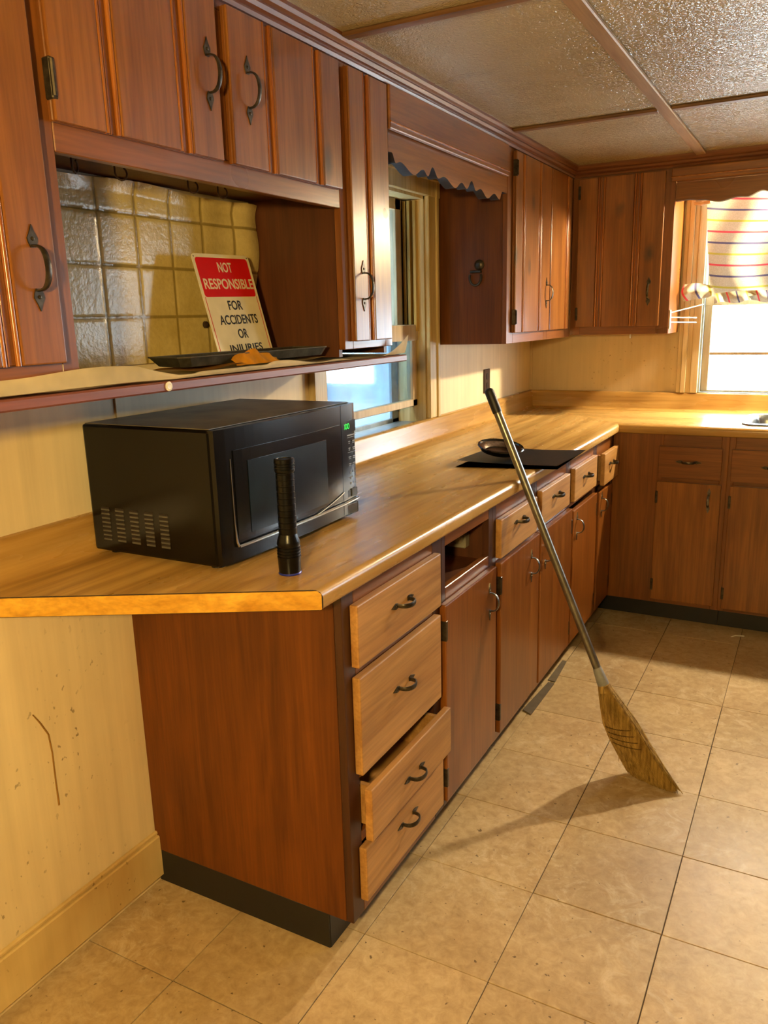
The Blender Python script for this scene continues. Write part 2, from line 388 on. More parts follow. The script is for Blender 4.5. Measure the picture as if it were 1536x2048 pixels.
# ---- back window
w2 = struct(G().box(BX0, BX0+.012, D, D+.14, BZ0, BZ1).box(BX1-.012, BX1, D, D+.14, BZ0, BZ1).box(BX0, BX1, D, D+.14, BZ1-.012, BZ1).box(BX0, BX1, D, D+.14, BZ0-.01, BZ0+.006).build('window_2', M['jambblue']))
cs = [(BX0-.095, BX0-.075, D-.016, D, HC+.085, 1.97), (BX0-.075, BX0-.052, D-.022, D, HC+.085, 1.97), (BX0-.052, BX0-.03, D-.016, D, HC+.085, 1.97), (BX0-.03, BX0+.004, D-.020, D, HC+.085, 1.97)]
P('casing', M['paintw'], parent=w2, boxes=cs)
P('casing', M['paintw'], parent=w2, boxes=[(BX1+BX0-b, BX1+BX0-a, c, d, e, f) for a, b, c, d, e, f in cs])
P('head_casing', M['paintw'], parent=w2, boxes=[(BX0-.095, BX1+.095, D-.018, D, BZ1, 1.985)])
s1 = P('lower_sash', M['paintw'], parent=w2, boxes=[(BX0+.012, BX0+.045, D+.03, D+.06, 1.0, 1.44), (BX1-.045, BX1-.012, D+.03, D+.06, 1.0, 1.44), (BX0+.012, BX1-.012, D+.028, D+.062, 1.405, 1.45), (BX0+.012, BX1-.012, D+.03, D+.06, .996, 1.005), (BX0+.045, BX1-.045, D+.038, D+.05, 1.172, 1.186)])
for a, b in ((1.005, 1.172), (1.186, 1.405)): G().box(BX0+.045, BX1-.045, D+.043, D+.046, a, b).build('pane', M['glass'], s1)
s1 = P('upper_sash', M['paintw'], parent=w2, boxes=[(BX0+.012, BX0+.045, D+.075, D+.10, 1.42, BZ1-.012), (BX1-.045, BX1-.012, D+.075, D+.10, 1.42, BZ1-.012), (BX0+.012, BX1-.012, D+.075, D+.10, 1.88, BZ1-.012), (BX0+.012, BX1-.012, D+.075, D+.10, 1.42, 1.455)])
G().box(BX0+.045, BX1-.045, D+.086, D+.089, 1.455, 1.88).build('pane', M['glass'], s1)
# ---- unseen glazed back door right of the view, added to let in cool daylight
d1 = struct(G().box(DX0, DX0+.11, D+.03, D+.07, .004, 1.925).box(DX1-.11, DX1, D+.03, D+.07, .004, 1.925).box(DX0+.11, DX1-.11, D+.03, D+.07, .004, .95).box(DX0+.11, DX1-.11, D+.03, D+.07, 1.80, 1.925).build('added_door_1', M['paintw']))
G().box(DX0+.11, DX1-.11, D+.048, D+.052, .95, 1.80).build('pane', M['glass'], d1)
P('casing', M['paintw'], parent=d1, boxes=[(DX0-.06, DX0, D-.018, D, 0, 1.99), (DX1, DX1+.06, D-.018, D, 0, 1.99), (DX0, DX1, D-.018, D, 1.93, 1.99)])
G().lathe([(.012, 0), (.012, .03), (.026, .04), (.028, .055), (.016, .066)], (DX0+.055, D+.03, .98), (0, -1, 0), 16).build('door_knob', M['chrome'], d1, True)
# blue backdrop outside the left window, extended to screen off the sky
gm = G(); gm.grid(80, 24, lambda a, b: Vector((-.75+.05*math.sin(18*a+3*b)+.03*math.sin(46*a), -3.0+8.4*a, .0+2.9*b+.04*math.sin(7*a))), .004)
tag(gm.build('blue_sheet', plain('blue_backdrop', '#2b4c62', .4, 0, .4, .4, 4), None, True), 'pale blue sheet outside, seen blurred through the dusty window over the counter', 'sheet')

# ================================================================== HARDWARE
def handle_mesh(Lh, name, mat, bow=.028, pl=.034, wd=.0095):
    gm = G(lambda u, w, z: Vector((w, u, z)))
    for sg in (1, -1):
        t = Lh/2; poly = [(0, t), (.004, t-.010), (wd, t-.020), (wd*.85, t-.027), (.0045, t-pl), (-.0045, t-pl), (-wd*.85, t-.027), (-wd, t-.020), (-.004, t-.010)]
        gm.prism([(a, b*sg) for a, b in poly], lambda y, z: Vector((0, y, z)), lambda y, z: Vector((.0022, y, z)))
        gm.lathe([(.0032, .002), (.0028, .0036), (.0012, .0044)], (0, 0, sg*(t-.021)), (1, 0, 0), 8)
    h = Lh/2-pl+.003; pts = []
    for i in range(13):
        a = math.pi*i/12; pts.append((.0016+bow*(math.sin(a)**.7 if 0 < i < 12 else 0), 0, h*math.cos(a)))
    gm.tube(pts, [.0020+.0006*math.sin(math.pi*i/12) for i in range(13)], 8, nrm=(0, 1, 0), flat=2.3)
    bmesh.ops.recalc_face_normals(gm.bm, faces=gm.bm.faces[:])
    me = bpy.data.meshes.new(name); gm.bm.to_mesh(me); gm.bm.free(); me.materials.append(mat)
    for p in me.polygons: p.use_smooth = True
    me.set_sharp_from_angle(angle=math.radians(40)); return me
H_UP = handle_mesh(.128, 'handle', M['iron'])
H_DOOR = handle_mesh(.112, 'handle', plain('worn_steel_hardware', '#6f6c66', .3, .85, .5, .3, 60), .026, .032, .007)
H_DRAW = handle_mesh(.108, 'handle', M['iron'], .026, .030, .007)
HR = math.pi/2
def put_handle(me, parent, F, u, w, z, horiz=False, sc=1):
    if F is fL: rot = (HR, 0, 0) if horiz else (0, 0, 0)
    else: rot = (0, -HR, -HR) if horiz else (0, 0, -HR)
    o = inst(me, parent, F(u, w, z), rot, sc)
    if F is fB and horiz: o.rotation_euler = Matrix(((0, 0, 1), (-1, 0, 0), (0, -1, 0))).to_euler()
    return o

# ================================================================== UPPER CABINETS
def beaded_door(parent, F, u0, u1, z0, z1, beads, hu=None, hz=None, hinge=None, mat=None):
    ax = 'z'; wb0 = XU; mat = mat or M['cabz']
    d = G(F).box(u0, u1, wb0+.0005, wb0+.010, z0, z1, .002).build('door', M['frame'+ax], parent)
    bw = .0175; edges = [u0]+[e for b in beads for e in (b-bw, b+bw)]+[u1]
    for i in range(0, len(edges), 2):
        G(F).box(edges[i], edges[i+1], wb0+.010, wb0+.018, z0, z1, .0025, 2).build('board', mat, d)
    for b in beads:
        gm = G(F)
        for c, r in ((b-bw+.0048, .0046), (b+bw-.0048, .0046)):
            gm.tube([F(c, wb0+.0125, z0), F(c, wb0+.0125, z1)], r, 10)
        gm.tube([F(b-.003, wb0+.0090, z0), F(b-.003, wb0+.0090, z1)], .0028, 8)
        gm.build('bead_strip', M['bead'], d, True)
    if hu is not None: put_handle(H_UP, d, F, hu, wb0+.018, hz)
    if hinge is not None:
        for zz in (z0+.06, z1-.06):
            gm = G(F).box(hinge-.006, hinge+.006, wb0+.002, wb0+.0195, zz-.030, zz+.030, .002); gm.tube([F(hinge-.002, wb0+.02, zz-.026), F(hinge-.002, wb0+.02, zz+.026)], .004, 8)
            gm.build('hinge', M['iron'], d)
    return d
def carcass(parent, F, u0, u1, z0, z1, ends=(True, True), mat=None, wmax=None, bot=True, endz0=None):
    wm = XU-.019; gm = G(F); m = mat or M['endpanel']; ez = z0 if endz0 is None else endz0
    gm.box(u0, u0+.016, .003, wm, ez, 1.99); gm.box(u1-.016, u1, .003, wm, ez, 1.99)
    gm.box(u0+.016, u1-.016, .003, .010, z0, 1.99); gm.box(u0+.016, u1-.016, .010, wm, z0+.004, z0+.02); gm.box(u0+.016, u1-.016, .010, wm, 1.975, 1.99)
    return gm.build('carcass', m, parent)
def frame(parent, F, pieces, w0=XU-.019, w1=XU, sm=None):
    for (u0, u1, z0, z1) in pieces:
        vert = (z1-z0) > (u1-u0); ax = 'z' if vert else ('y' if F is fL else 'x')
        G(F).box(u0, u1, w0, w1, z0, z1, .0015).build('stile' if vert else 'rail', sm if (sm and vert) else M['frame'+ax], parent)
ZB = 1.305
# far-left tall cabinet
c = thing('upper_cabinet', 'orange-lit wall cabinet at the left edge of the picture, left of the tiled niche', 'cabinet', (0, .33, ZB), 'knotty pine wall cabinets')
carcass(c, fL, .33, .805, ZB, 1.99); frame(c, fL, [(.33, .37, ZB, 1.995), (.772, .806, ZB, 1.995), (.37, .772, ZB, 1.345), (.37, .772, 1.975, 1.995)])
beaded_door(c, fL, .36, .768, 1.330, 1.98, [.47, .668], .728, 1.475)
# cabinet above the niche
c = thing('upper_cabinet', 'short two-door wall cabinet above the yellow tiled niche with the sign', 'cabinet', (0, .806, 1.66), 'knotty pine wall cabinets')
gm = G(fL); gm.box(.807, 1.662, .003, XU-.019, 1.694, 1.706); gm.box(.807, 1.662, .003, .01, 1.706, 1.99); gm.box(.807, 1.662, .01, XU-.019, 1.975, 1.99)
gm.build('carcass', M['niche'], c)
frame(c, fL, [(.807, 1.663, 1.655, 1.704), (.807, 1.663, 1.975, 1.995), (.807, .83, 1.704, 1.975), (1.2, 1.25, 1.704, 1.975), (1.63, 1.663, 1.704, 1.975)])
beaded_door(c, fL, .800, 1.203, 1.697, 1.984, [.920, 1.098], 1.170, 1.845, .803)
beaded_door(c, fL, 1.237, 1.652, 1.697, 1.984, [1.368, 1.553], 1.292, 1.842)
# narrow cabinet left of the window
c = thing('upper_cabinet', 'tall narrow single-door wall cabinet between the niche and the window', 'cabinet', (0, 1.664, ZB), 'knotty pine wall cabinets')
carcass(c, fL, 1.664, 1.925, ZB+.01, 1.99, endz0=1.291, mat=M['niche'])
frame(c, fL, [(1.664, 1.706, 1.31, 1.995), (1.885, 1.926, 1.31, 1.995), (1.706, 1.885, 1.31, 1.34), (1.706, 1.885, 1.975, 1.995)])
beaded_door(c, fL, 1.694, 1.893, 1.330, 1.984, [1.782], 1.738, 1.470)
# right-hand cabinet of the left run
c = thing('upper_cabinet', 'two-door wall cabinet right of the window, its bare side carrying a ring pull', 'cabinet', (0, 2.87, 1.277), 'knotty pine wall cabinets')
carcass(c, fL, 2.872, D-XU-.0, 1.277, 1.99)
frame(c, fL, [(2.872, 2.945, 1.277, 1.995), (3.345, 3.395, 1.277, 1.995), (3.68, D-XU, 1.277, 1.995), (2.945, 3.345, 1.277, 1.33), (3.395, 3.68, 1.277, 1.33), (2.945, 3.345, 1.975, 1.995), (3.395, 3.68, 1.975, 1.995)])
beaded_door(c, fL, 2.925, 3.365, 1.318, 1.984, [3.012, 3.222], 3.318, 1.475, 2.93)
beaded_door(c, fL, 3.378, 3.672, 1.318, 1.984, [3.620])
# cabinet on the back wall
c = thing('upper_cabinet', 'dark shaded wall cabinet on the back wall beside the curtained window', 'cabinet', (.2865, D, 1.285), 'knotty pine wall cabinets')
carcass(c, fB, XU+.002, .742, 1.285, 1.99, mat=M['cabz'])
frame(c, fB, [(XU+.001, .335, 1.285, 1.995), (.69, .742, 1.285, 1.995), (.335, .69, 1.285, 1.335), (.335, .69, 1.975, 1.995)])
beaded_door(c, fB, .318, .700, 1.322, 1.984, [.422, .585], .650, 1.475, .322)
# valances
M['underside_shade'] = plain('painted_underside_shade', '#1f1511', .6)  # shade under the scalloped boards, painted on as dark brown
def scallop(pts, n=9):
    out = []
    for i in range(len(pts)-1):
        for q in range(n):
            t = q/n; s_ = t*t*(3-2*t); out.append((pts[i][0]+(pts[i+1][0]-pts[i][0])*t, pts[i][1]+(pts[i+1][1]-pts[i][1])*s_))
    return out+[pts[-1]]
def valance(F, ax, u0, u1, low, zt, label, pz, org):
    v = thing('valance', label, 'valance', org)
    poly = scallop(low)+[(u1, zt), (u0, zt)]
    G().prism(poly, lambda u, z: F(u, XU-.034, z), lambda u, z: F(u, XU-.001, z)).build('scalloped_board', [M['cab'+ax], M['underside_shade']], v)
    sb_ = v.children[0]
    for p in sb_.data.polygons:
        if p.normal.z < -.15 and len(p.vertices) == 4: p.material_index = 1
    G(F).box(u0+.002, u1-.002, XU-.001, XU+.006, zt, 1.995, .001).build('top_board', M['frame'+ax], v)
    d = G(F).box(u0-.02, u1-.03, XU+.006, XU+.018, pz, 1.99, .004, 2).build('panel', M['cab'+ax], v)
    G().tube([F(u0-.02, XU+.019, pz+.018), F(u1-.03, XU+.019, pz+.018)], .003, 8).build('bead_strip', M['bead'], d)
    return v
low = [(1.928, 1.822), (1.95, 1.824), (1.972, 1.79), (2.0, 1.80), (2.085, 1.768), (2.15, 1.80), (2.18, 1.78), (2.215, 1.822), (2.255, 1.785), (2.30, 1.80), (2.385, 1.768), (2.44, 1.80), (2.482, 1.78), (2.525, 1.822), (2.562, 1.785), (2.605, 1.80), (2.67, 1.768), (2.74, 1.80), (2.79, 1.78), (2.82, 1.822), (2.870, 1.822)]
low = [(u, 1.808+(z-1.795)*.72) for u, z in low]
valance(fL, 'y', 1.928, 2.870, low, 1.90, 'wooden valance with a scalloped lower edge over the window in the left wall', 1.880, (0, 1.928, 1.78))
low = [(.744, 1.855), (.80, 1.858), (.85, 1.853), (.925, 1.840), (1.0, 1.853), (1.035, 1.850), (1.09, 1.870), (1.15, 1.85), (1.20, 1.853), (1.27, 1.838), (1.34, 1.853), (1.40, 1.85), (1.46, 1.868), (1.52, 1.85), (1.62, 1.838), (1.72, 1.855), (1.86, 1.858)]
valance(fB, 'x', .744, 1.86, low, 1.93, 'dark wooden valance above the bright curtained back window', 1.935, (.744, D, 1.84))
c = thing('upper_cabinet', 'wall cabinet right of the back window, past the edge of the view', 'cabinet', (1.862, D, 1.285), 'knotty pine wall cabinets')
carcass(c, fB, 1.862, 2.38, 1.285, 1.99); frame(c, fB, [(1.862, 1.9, 1.285, 1.995), (2.34, 2.38, 1.285, 1.995), (1.9, 2.34, 1.285, 1.335), (1.9, 2.34, 1.975, 1.995)])
beaded_door(c, fB, 1.88, 2.36, 1.322, 1.984, [2.0, 2.22], 1.93, 1.475)

# ================================================================== BASE CABINETS
XD = XF+.0005
def plain_door(parent, F, u0, u1, z0, z1, hu, hz, hinge=None, mat=None):
    d = G(F).box(u0, u1, XD, XD+.019, z0, z1, .003, 2).build('door', mat or M['basedoorz'], parent)
    if hu: put_handle(H_DOOR, d, F, hu, XD+.019, hz)
    if hinge:
        for zz in (z0+.07, z1-.07):
            G(F).box(hinge-.007, hinge+.005, XD, XD+.020, zz-.028, zz+.028, .002).build('hinge', M['iron'], d)
    return d
def drawer(parent, F, u0, u1, z0, z1, pull=0, mat=None, hz=None, tilt=0):
    ax = 'y' if F is fL else 'x'
    gm = G(F).box(u0, u1, XD+pull, XD+pull+.019, z0, z1, .003, 2)
    d = gm.build('drawer', mat or M['drawer'+ax], parent)
    zz = (z0+z1)/2 if hz is None else hz
    put_handle(H_DRAW, d, F, (u0+u1)/2-.005, XD+pull+.019, zz, True)
    if pull:
        b = G(F); a0, a1 = u0+.03, u1-.03; w0 = .10+pull; w1 = XD+pull-.0005
        b.box(a0, a0+.012, w0, w1, z0+.015, z1-.012); b.box(a1-.012, a1, w0, w1, z0+.015, z1-.012); b.box(a0+.012, a1-.012, w0, w0+.012, z0+.015, z1-.012)
        b.box(a0+.012, a1-.012, w0+.012, w1, z0+.015, z0+.022)
        b.build('drawer_box', M['drawer'+ax], d)
    return d
def base_body(parent, F, u0, u1, end0=False, kick=True):
    gm = G(F); wm = XF-.019
    gm.box(u0+.001, u0+.017, .003, wm, .10, .866); gm.box(u1-.017, u1-.001, .003, wm, .10, .866)
    gm.box(u0+.017, u1-.017, .003, .010, .10, .866); gm.box(u0+.017, u1-.017, .010, wm, .10, .116)
    gm.build('carcass', M['niche'], parent)
    if kick: G(F).box(u0+.001, u1-.001, XF-.075, XF-.067, 0.001, .099).build('toe_kick', M['black'], parent)
M['stile'] = wood('dark_base_stile', '#33190c', '#4e2a16', 'z', .4, 0, .3, .3)  # left-run stile wood darkened to carry the shadow between the doors
def bframe(parent, F, pieces): frame(parent, F, pieces, XF-.019, XF, M['stile'] if F is fL else None)
GB = 'base cabinets of the left run'
# A: drawer bank at the near end
A = thing('base_cabinet', 'nearest base cabinet with four stacked drawers, the third slightly open', 'cabinet', (0, YE, 0), GB)
base_body(A, fL, YE, 1.60)
G().box(0.001, XF-.0195, YE-.006, YE+.0005, .094, .867, .001).build('end_panel', M['endpanel'], A)
G().box(0.001, XF-.067, YE-.004, YE+.0005, .001, .0935, .002).build('end_kick', M['black'], A)
bframe(A, fL, [(YE-.006, 1.168, .094, .867), (1.545, 1.60, .094, .867), (1.168, 1.545, .81, .867), (1.168, 1.545, .668, .70), (1.168, 1.545, .428, .455), (1.168, 1.545, .272, .297), (1.168, 1.545, .094, .132)])
drawer(A, fL, 1.150, 1.555, .692, .828, hz=.772); drawer(A, fL, 1.150, 1.552, .447, .670, hz=.575)
drawer(A, fL, 1.146, 1.560, .297, .420, .022, hz=.352); drawer(A, fL, 1.152, 1.560, .135, .268, hz=.222)
# B: missing drawer
Bc = thing('base_cabinet', 'base cabinet with its drawer missing, next to the stack of four drawers', 'cabinet', (0, 1.60, 0), GB)
base_body(Bc, fL, 1.60, 1.955)
bframe(Bc, fL, [(1.60, 1.622, .094, .867), (1.925, 1.955, .094, .867), (1.622, 1.925, .825, .867), (1.622, 1.925, .672, .716), (1.622, 1.925, .094, .132)])
G(fL).box(1.617, 1.938, .2, XF-.02, .69, .70).build('divider', M['niche'], Bc)
gm = G(); gm.box(.46, .52, 1.905, 1.9375, .735, .775, .003); gm.lathe([(.014, 0), (.016, .006), (.009, .010), (.009, .014)], (.50, 1.9, .765), (0, -1, 0), 12)
gm.build('drawer_guide', plain('white_plastic_guide', '#8d8878', .5), Bc)
plain_door(Bc, fL, 1.582, 1.940, .128, .683, 1.885, .592, 1.588)
# C, D, E, F
def unit(label, u0, u1, dr, dz, dd, zz, hu, pull=0, hd=None, dm=None):
    c = thing('base_cabinet', label, 'cabinet', (0, u0, 0), GB); base_body(c, fL, u0, u1)
    bframe(c, fL, [(u0, u0+.028, .094, .867), (u1-.028, u1, .094, .867), (u0+.028, u1-.028, .80, .867), (u0+.028, u1-.028, .672, .708), (u0+.028, u1-.028, .094, .132)])
    drawer(c, fL, dr[0], dr[1], dz[0], dz[1], pull, hz=hd); plain_door(c, fL, dd[0], dd[1], zz[0], zz[1], hu, .592, dd[0]+.004 if hu > (dd[0]+dd[1])/2 else dd[1]-.004, dm)
unit('base cabinet standing just left of the broom handle, right of the missing drawer', 1.955, 2.335, (1.977, 2.312), (.694, .812), (1.979, 2.345), (.130, .680), 2.26, hd=.775)
unit('base cabinet crossed by the leaning broom handle', 2.335, 2.735, (2.362, 2.700), (.700, .818), (2.362, 2.742), (.130, .676), 2.41, hd=.775)
unit('base cabinet just right of the broom, second from the inside corner', 2.735, 3.135, (2.766, 3.100), (.694, .822), (2.764, 3.12), (.125, .660), 2.81, hd=.77)
unit('narrow base cabinet in the inside corner with its drawer slightly ajar', 3.135, D-XF-.001, (3.165, 3.420), (.680, .815), (3.160, 3.385), (.125, .650), 3.20, .016, hd=.762)
# back run
GB = 'base cabinets of the back run'
c = thing('base_cabinet', 'dark base cabinet of the back run with one drawer over one door', 'cabinet', (XF, D, 0), GB)
base_body(c, fB, XF-.06, 1.065)
bframe(c, fB, [(XF+.001, .80, .094, .867), (1.035, 1.065, .094, .867), (.80, 1.035, .80, .867), (.80, 1.035, .655, .69), (.80, 1.035, .094, .132)])
drawer(c, fB, .785, 1.042, .678, .816, mat=M['framex'], hz=.752); plain_door(c, fB, .782, 1.046, .115, .660, 1.0, .590, .786, M['cabz'])
c = thing('base_cabinet', 'dark sink base cabinet cut off by the right edge of the picture', 'cabinet', (1.065, D, 0), GB)
base_body(c, fB, 1.065, 1.80)
bframe(c, fB, [(1.065, 1.09, .094, .867), (1.77, 1.80, .094, .867), (1.09, 1.77, .80, .867), (1.09, 1.415, .655, .69), (1.455, 1.77, .655, .69), (1.09, 1.77, .094, .132), (1.415, 1.455, .132, .80)])
drawer(c, fB, 1.078, 1.42, .678, .816, mat=M['framex']); drawer(c, fB, 1.45, 1.78, .678, .816, mat=M['framex'])
plain_door(c, fB, 1.080, 1.43, .112, .660, 1.39, .590, 1.084, M['cabz']); plain_door(c, fB, 1.44, 1.785, .112, .660, 1.48, .590, None, M['cabz'])
c = thing('base_cabinet', 'base cabinet at the far right end of the back run, past the view', 'cabinet', (1.80, D, 0), GB)
base_body(c, fB, 1.80, 2.38); bframe(c, fB, [(1.80, 1.83, .094, .867), (2.35, 2.38, .094, .867), (1.83, 2.35, .825, .867), (1.83, 2.35, .094, .132)])
plain_door(c, fB, 1.815, 2.365, .112, .83, 1.86, .60, None, M['cabz'])

# ================================================================== COUNTERTOP
ct = thing('countertop', 'long L-shaped wood-look laminate countertop with rounded front edge and backsplash', 'countertop', (0, YE, .868))
pf = [(.001, .868), (.606, .868)]
for i in range(7):
    a = -math.pi/2+math.pi/2*i/6; pf.append((XC-.008+.008*math.cos(a), .876+.008*math.sin(a)))
for i in range(7):
    a = math.pi/2*i/6; pf.append((XC-.016+.016*math.cos(a), HC-.016+.016*math.sin(a)))
pf += [(.034, HC), (.027, HC+.002), (.022, HC+.008), (.020, .984)]
pf += [(.017, .990), (.012, .9925), (.001, .9925)]
ey = lambda x: .687+.537*x
gm = G(); gm.prism(pf, lambda w, z: Vector((w, ey(w), z)), lambda w, z: Vector((w, D-w, z)))
o = gm.build('worktop', [M['counter_y'], M['dark']], ct, True); o.data.polygons[0].material_index = 1
for p in o.data.polygons:
    if p.normal.y < -.5 and len(p.vertices) > 10: p.material_index = 1
front = [(.51, .868)]+[p for p in pf[1:] if p[0] > .51]+[(.51, HC)]
back = [(.001, .868), (.135, .868), (.135, HC)]+[p for p in pf if p[0] < .1 and p[1] > .87]
for poly, a, b in ((pf, None, 1.12), (front, 1.12, 1.635), (back, 1.12, 1.635), (pf, 1.635, 2.38)):
    gm = G(); gm.prism(poly, (lambda w, z: Vector((w, D-w, z))) if a is None else (lambda w, z, a=a: Vector((a, D-w, z))), lambda w, z, b=b: Vector((b, D-w, z)))
    gm.build('worktop', M['counter_x'], ct, True)
cap = []
cxm = sum(p[0] for p in pf)/len(pf)
for (w_, z_) in pf: cap.append((w_, z_))
ins = [(min(max(w_, .003), XC-.0022-(.004 if z_ > HC-.008 else 0)), min(max(z_, .8695), (HC-.0018 if w_ > .03 else .991))) for w_, z_ in cap]
dv = Vector((1, .537, 0)).normalized(); nv = Vector((.537, -1, 0)).normalized()
gm = G(); gm.prism(ins, lambda w, z: Vector((w, ey(w), z)), lambda w, z: Vector((w, ey(w), z))+nv*.002)
gm.build('end_cap', M['endcap'], ct)

# sink
sk = thing('sink', 'steel sink with a bright rim at the right edge, set in the back counter', 'sink', (1.1, D-.32, HC))
def rrect(x0, x1, y0, y1, r, n=6):
    out = []
    for cx_, cy_, a0 in ((x1-r, y1-r, 0), (x0+r, y1-r, 90), (x0+r, y0+r, 180), (x1-r, y0+r, 270)):
        for i in range(n+1):
            a = math.radians(a0+90*i/n); out.append((cx_+r*math.cos(a), cy_+r*math.sin(a)))
    return out
gm = G(); rings = []
sx0, sx1, sy0, sy1 = 1.095, 1.66, D-.53, D-.115
for ins_, z_ in ((0, HC+.001), (.004, HC+.007), (.018, HC+.009), (.03, HC+.006), (.036, HC-.004), (.042, HC-.02), (.05, HC-.14), (.07, HC-.16)):
    rings.append([gm.bm.verts.new((x, y, z_)) for x, y in rrect(sx0+ins_, sx1-ins_, sy0+ins_, sy1-ins_, .06-ins_*.5)])
for a in range(len(rings)-1):
    n = len(rings[a])
    for i in range(n): gm.bm.faces.new((rings[a][i], rings[a][(i+1) % n], rings[a+1][(i+1) % n], rings[a+1][i]))
gm.bm.faces.new(rings[-1]); 
M['steel'] = plain('brushed_steel', '#b4bcc0', .25, 1, .5, .06)
gm.build('rim', M['steel'], sk, True)
gm = G(); gm.lathe([(.022, 0), (.020, .01), (.014, .02), (.013, .10)], (1.40, D-.09, HC+.001), seg=16); gm.tube([(1.40, D-.09, HC+.09), (1.40, D-.10, HC+.14), (1.40, D-.16, HC+.17), (1.40, D-.25, HC+.16), (1.40, D-.27, HC+.13)], .010, 10)
gm.build('faucet', M['chrome'], sk, True)

# ================================================================== SHELF AND NICHE
sh = thing('wall_shelf', 'long red-brown open shelf board under the wall cabinets, liner paper on top', 'shelf', (0, .33, 1.264))
G().box(.001, .31, .33, 1.972, 1.264, 1.283, .003).build('board', M['shelf'], sh)
G().lathe([(.0085, 0), (.009, .002), (.0055, .0035), (.003, .003)], (.31, .985, 1.274), (1, 0, 0), 12).build('screw_head', M['white'], sh)
# paper liner, wavy, curling at the right end
def liner(a, b):
    y = .34+1.625*a
    def k_(lo, hi, soft): return max(0, min(1, (y-lo)/soft, (hi-y)/soft))
    curl = .034*k_(.2, 1.06, .14)*(.88+.12*math.sin(17*y))+.016*k_(1.22, 1.66, .10)*(.6+.4*math.sin(19*y+1))+.010*k_(1.02, 1.3, .06)
    if b < .78: return Vector((.02+.285*b/.78, y, 1.2850+.0012*math.sin(30*y)*b))
    t_ = (b-.78)/.22; ang = 2.1*t_
    x = .305+.004*math.sin(ang); z = 1.2850+curl*t_**.8
    x -= .010*t_*(curl/.034)
    if y > 1.80: q = ((y-1.80)/.165)**2; z += .055*q*t_; x += .01*q*t_
    return Vector((max(x, .2905), y, z))
gm = G(); gm.grid(140, 30, liner, .0011)
tag(gm.build('shelf_liner', plain('cream_liner_paper', '#e8d9b2', .6, 0, .3, .12, 9), None, True), 'cream shelf liner paper lying rumpled along the red-brown open shelf', 'liner')
# vinyl tile-print sheet on the niche wall, with pressed joints
TP = .1095
def vsheet(a, b):
    y = .812+.845*a; z = 1.300+.383*b
    zt = 1.687-.004*math.sin(14*y)-.008*max(0, (y-1.45)/.2)
    z = 1.300+(zt-1.300)*b
    gy = abs(((y-1.129)/TP+.5) % 1-.5)*TP; gz = abs(((z-1.513)/TP+.5) % 1-.5)*TP
    gr = .0022*(math.exp(-(gy/.0035)**2)+math.exp(-(gz/.0035)**2))
    x = .0145-gr+.0016*math.sin(9*y+4*z)*math.sin(13*z-3*y)
    cr = max(0, (y-1.44)/.20)
    x += .040*cr**1.3*max(0, b-.35)+.010*cr*math.sin(26*z+7*y)*b+.008*cr*math.sin(40*y)
    if b > .93: x += .010*((b-.93)/.07)*abs(math.sin(11*y))
    return Vector((max(x, .0125), y, z))
t = NT('tile_print_vinyl'); co = t.coord(jitter=False); sp = t.n('ShaderNodeSeparateXYZ'); t.l(co, sp.inputs[0])
def lines(c, off):
    v = t.math('ADD', t.math('DIVIDE', t.math('SUBTRACT', c, off), TP), .5)
    v = t.math('ABSOLUTE', t.math('SUBTRACT', t.math('FRACT', v), .5)); return t.ramp(v, [(.022, 1.0), (.042, 0.0)])
ln = t.math('MAXIMUM', lines(sp.outputs[1], 1.129), lines(sp.outputs[2], 1.513))
n1 = t.noise(t.coord((6, 6, 6), jitter=False), 1, 4); n2 = t.noise(t.coord((90, 90, 90), jitter=False), 1, 3)
col = t.ramp(n1, [(.3, lin('#b39e5c')), (.7, lin('#cdbb7e'))]); col = t.mix(.25, col, t.ramp(n2, [(.3, .6), (.7, 1.1)]), 'MULTIPLY')
col = t.mix(t.math('MULTIPLY', ln, .7), col, lin('#6d5a20'))
t.bump(n2, .25, .004); M['vinyl'] = t.set(col, .24, 0, .55)
gm = G(); gm.grid(200, 100, vsheet)
gm.box(.0118, .0122, .812, 1.45, 1.30, 1.67)
tag(gm.build('vinyl_sheet', M['vinyl'], None, True), 'yellowed tile-pattern vinyl sheet peeling off the wall inside the niche', 'wall covering')
for (x, y, z) in ((.03, 1.465, 1.408), (.028, 1.468, 1.372)):
    pass
tag(G().lathe([(.003, -.012), (.003, 0), (.009, .001), (.008, .006), (.004, .009)], (.016, 1.440, 1.383), (1, 0, 0), 12).build('drawer_knob', M['brownplate'], None, True), 'small dark screw knob on the tiled sheet left of the red sign', 'knob')
# cup hooks under the cabinet above the niche
gm = G(); pts = [(0, 0, 0), (0, 0, -.012)]+[(0, .010-.010*math.cos(a), -.012-.010*math.sin(a)) for a in [math.pi*i/8*1.35 for i in range(1, 9)]]
gm.tube(pts, .0016, 6); gm.lathe([(.005, -.002), (.005, 0)], (0, 0, 0), seg=10)
hk = bpy.data.meshes.new('cup_hook'); gm.bm.to_mesh(hk); gm.bm.free(); hk.materials.append(M['brownplate'])
for (x, y), lb in zip(((.12, .985), (.12, 1.09), (.12, 1.30), (.12, 1.40)), ('leftmost', 'second from the left', 'third from the left', 'rightmost')):
    o = bpy.data.objects.new('cup_hook', hk); COL.objects.link(o); o.location = (x, y, 1.6935); o.scale = (1.25,)*3; o.rotation_euler = (0, 0, random.uniform(-.6, .6))
    tag(o, '%s of the four dark cup hooks above the niche' % lb, 'hook', 'cup hooks above the niche')
o = bpy.data.objects.new('cup_hook', hk); COL.objects.link(o); o.location = (.545, D-.15, 1.2855)
hk2 = hk.copy(); hk2.materials.clear(); hk2.materials.append(M['white']); o.data = hk2
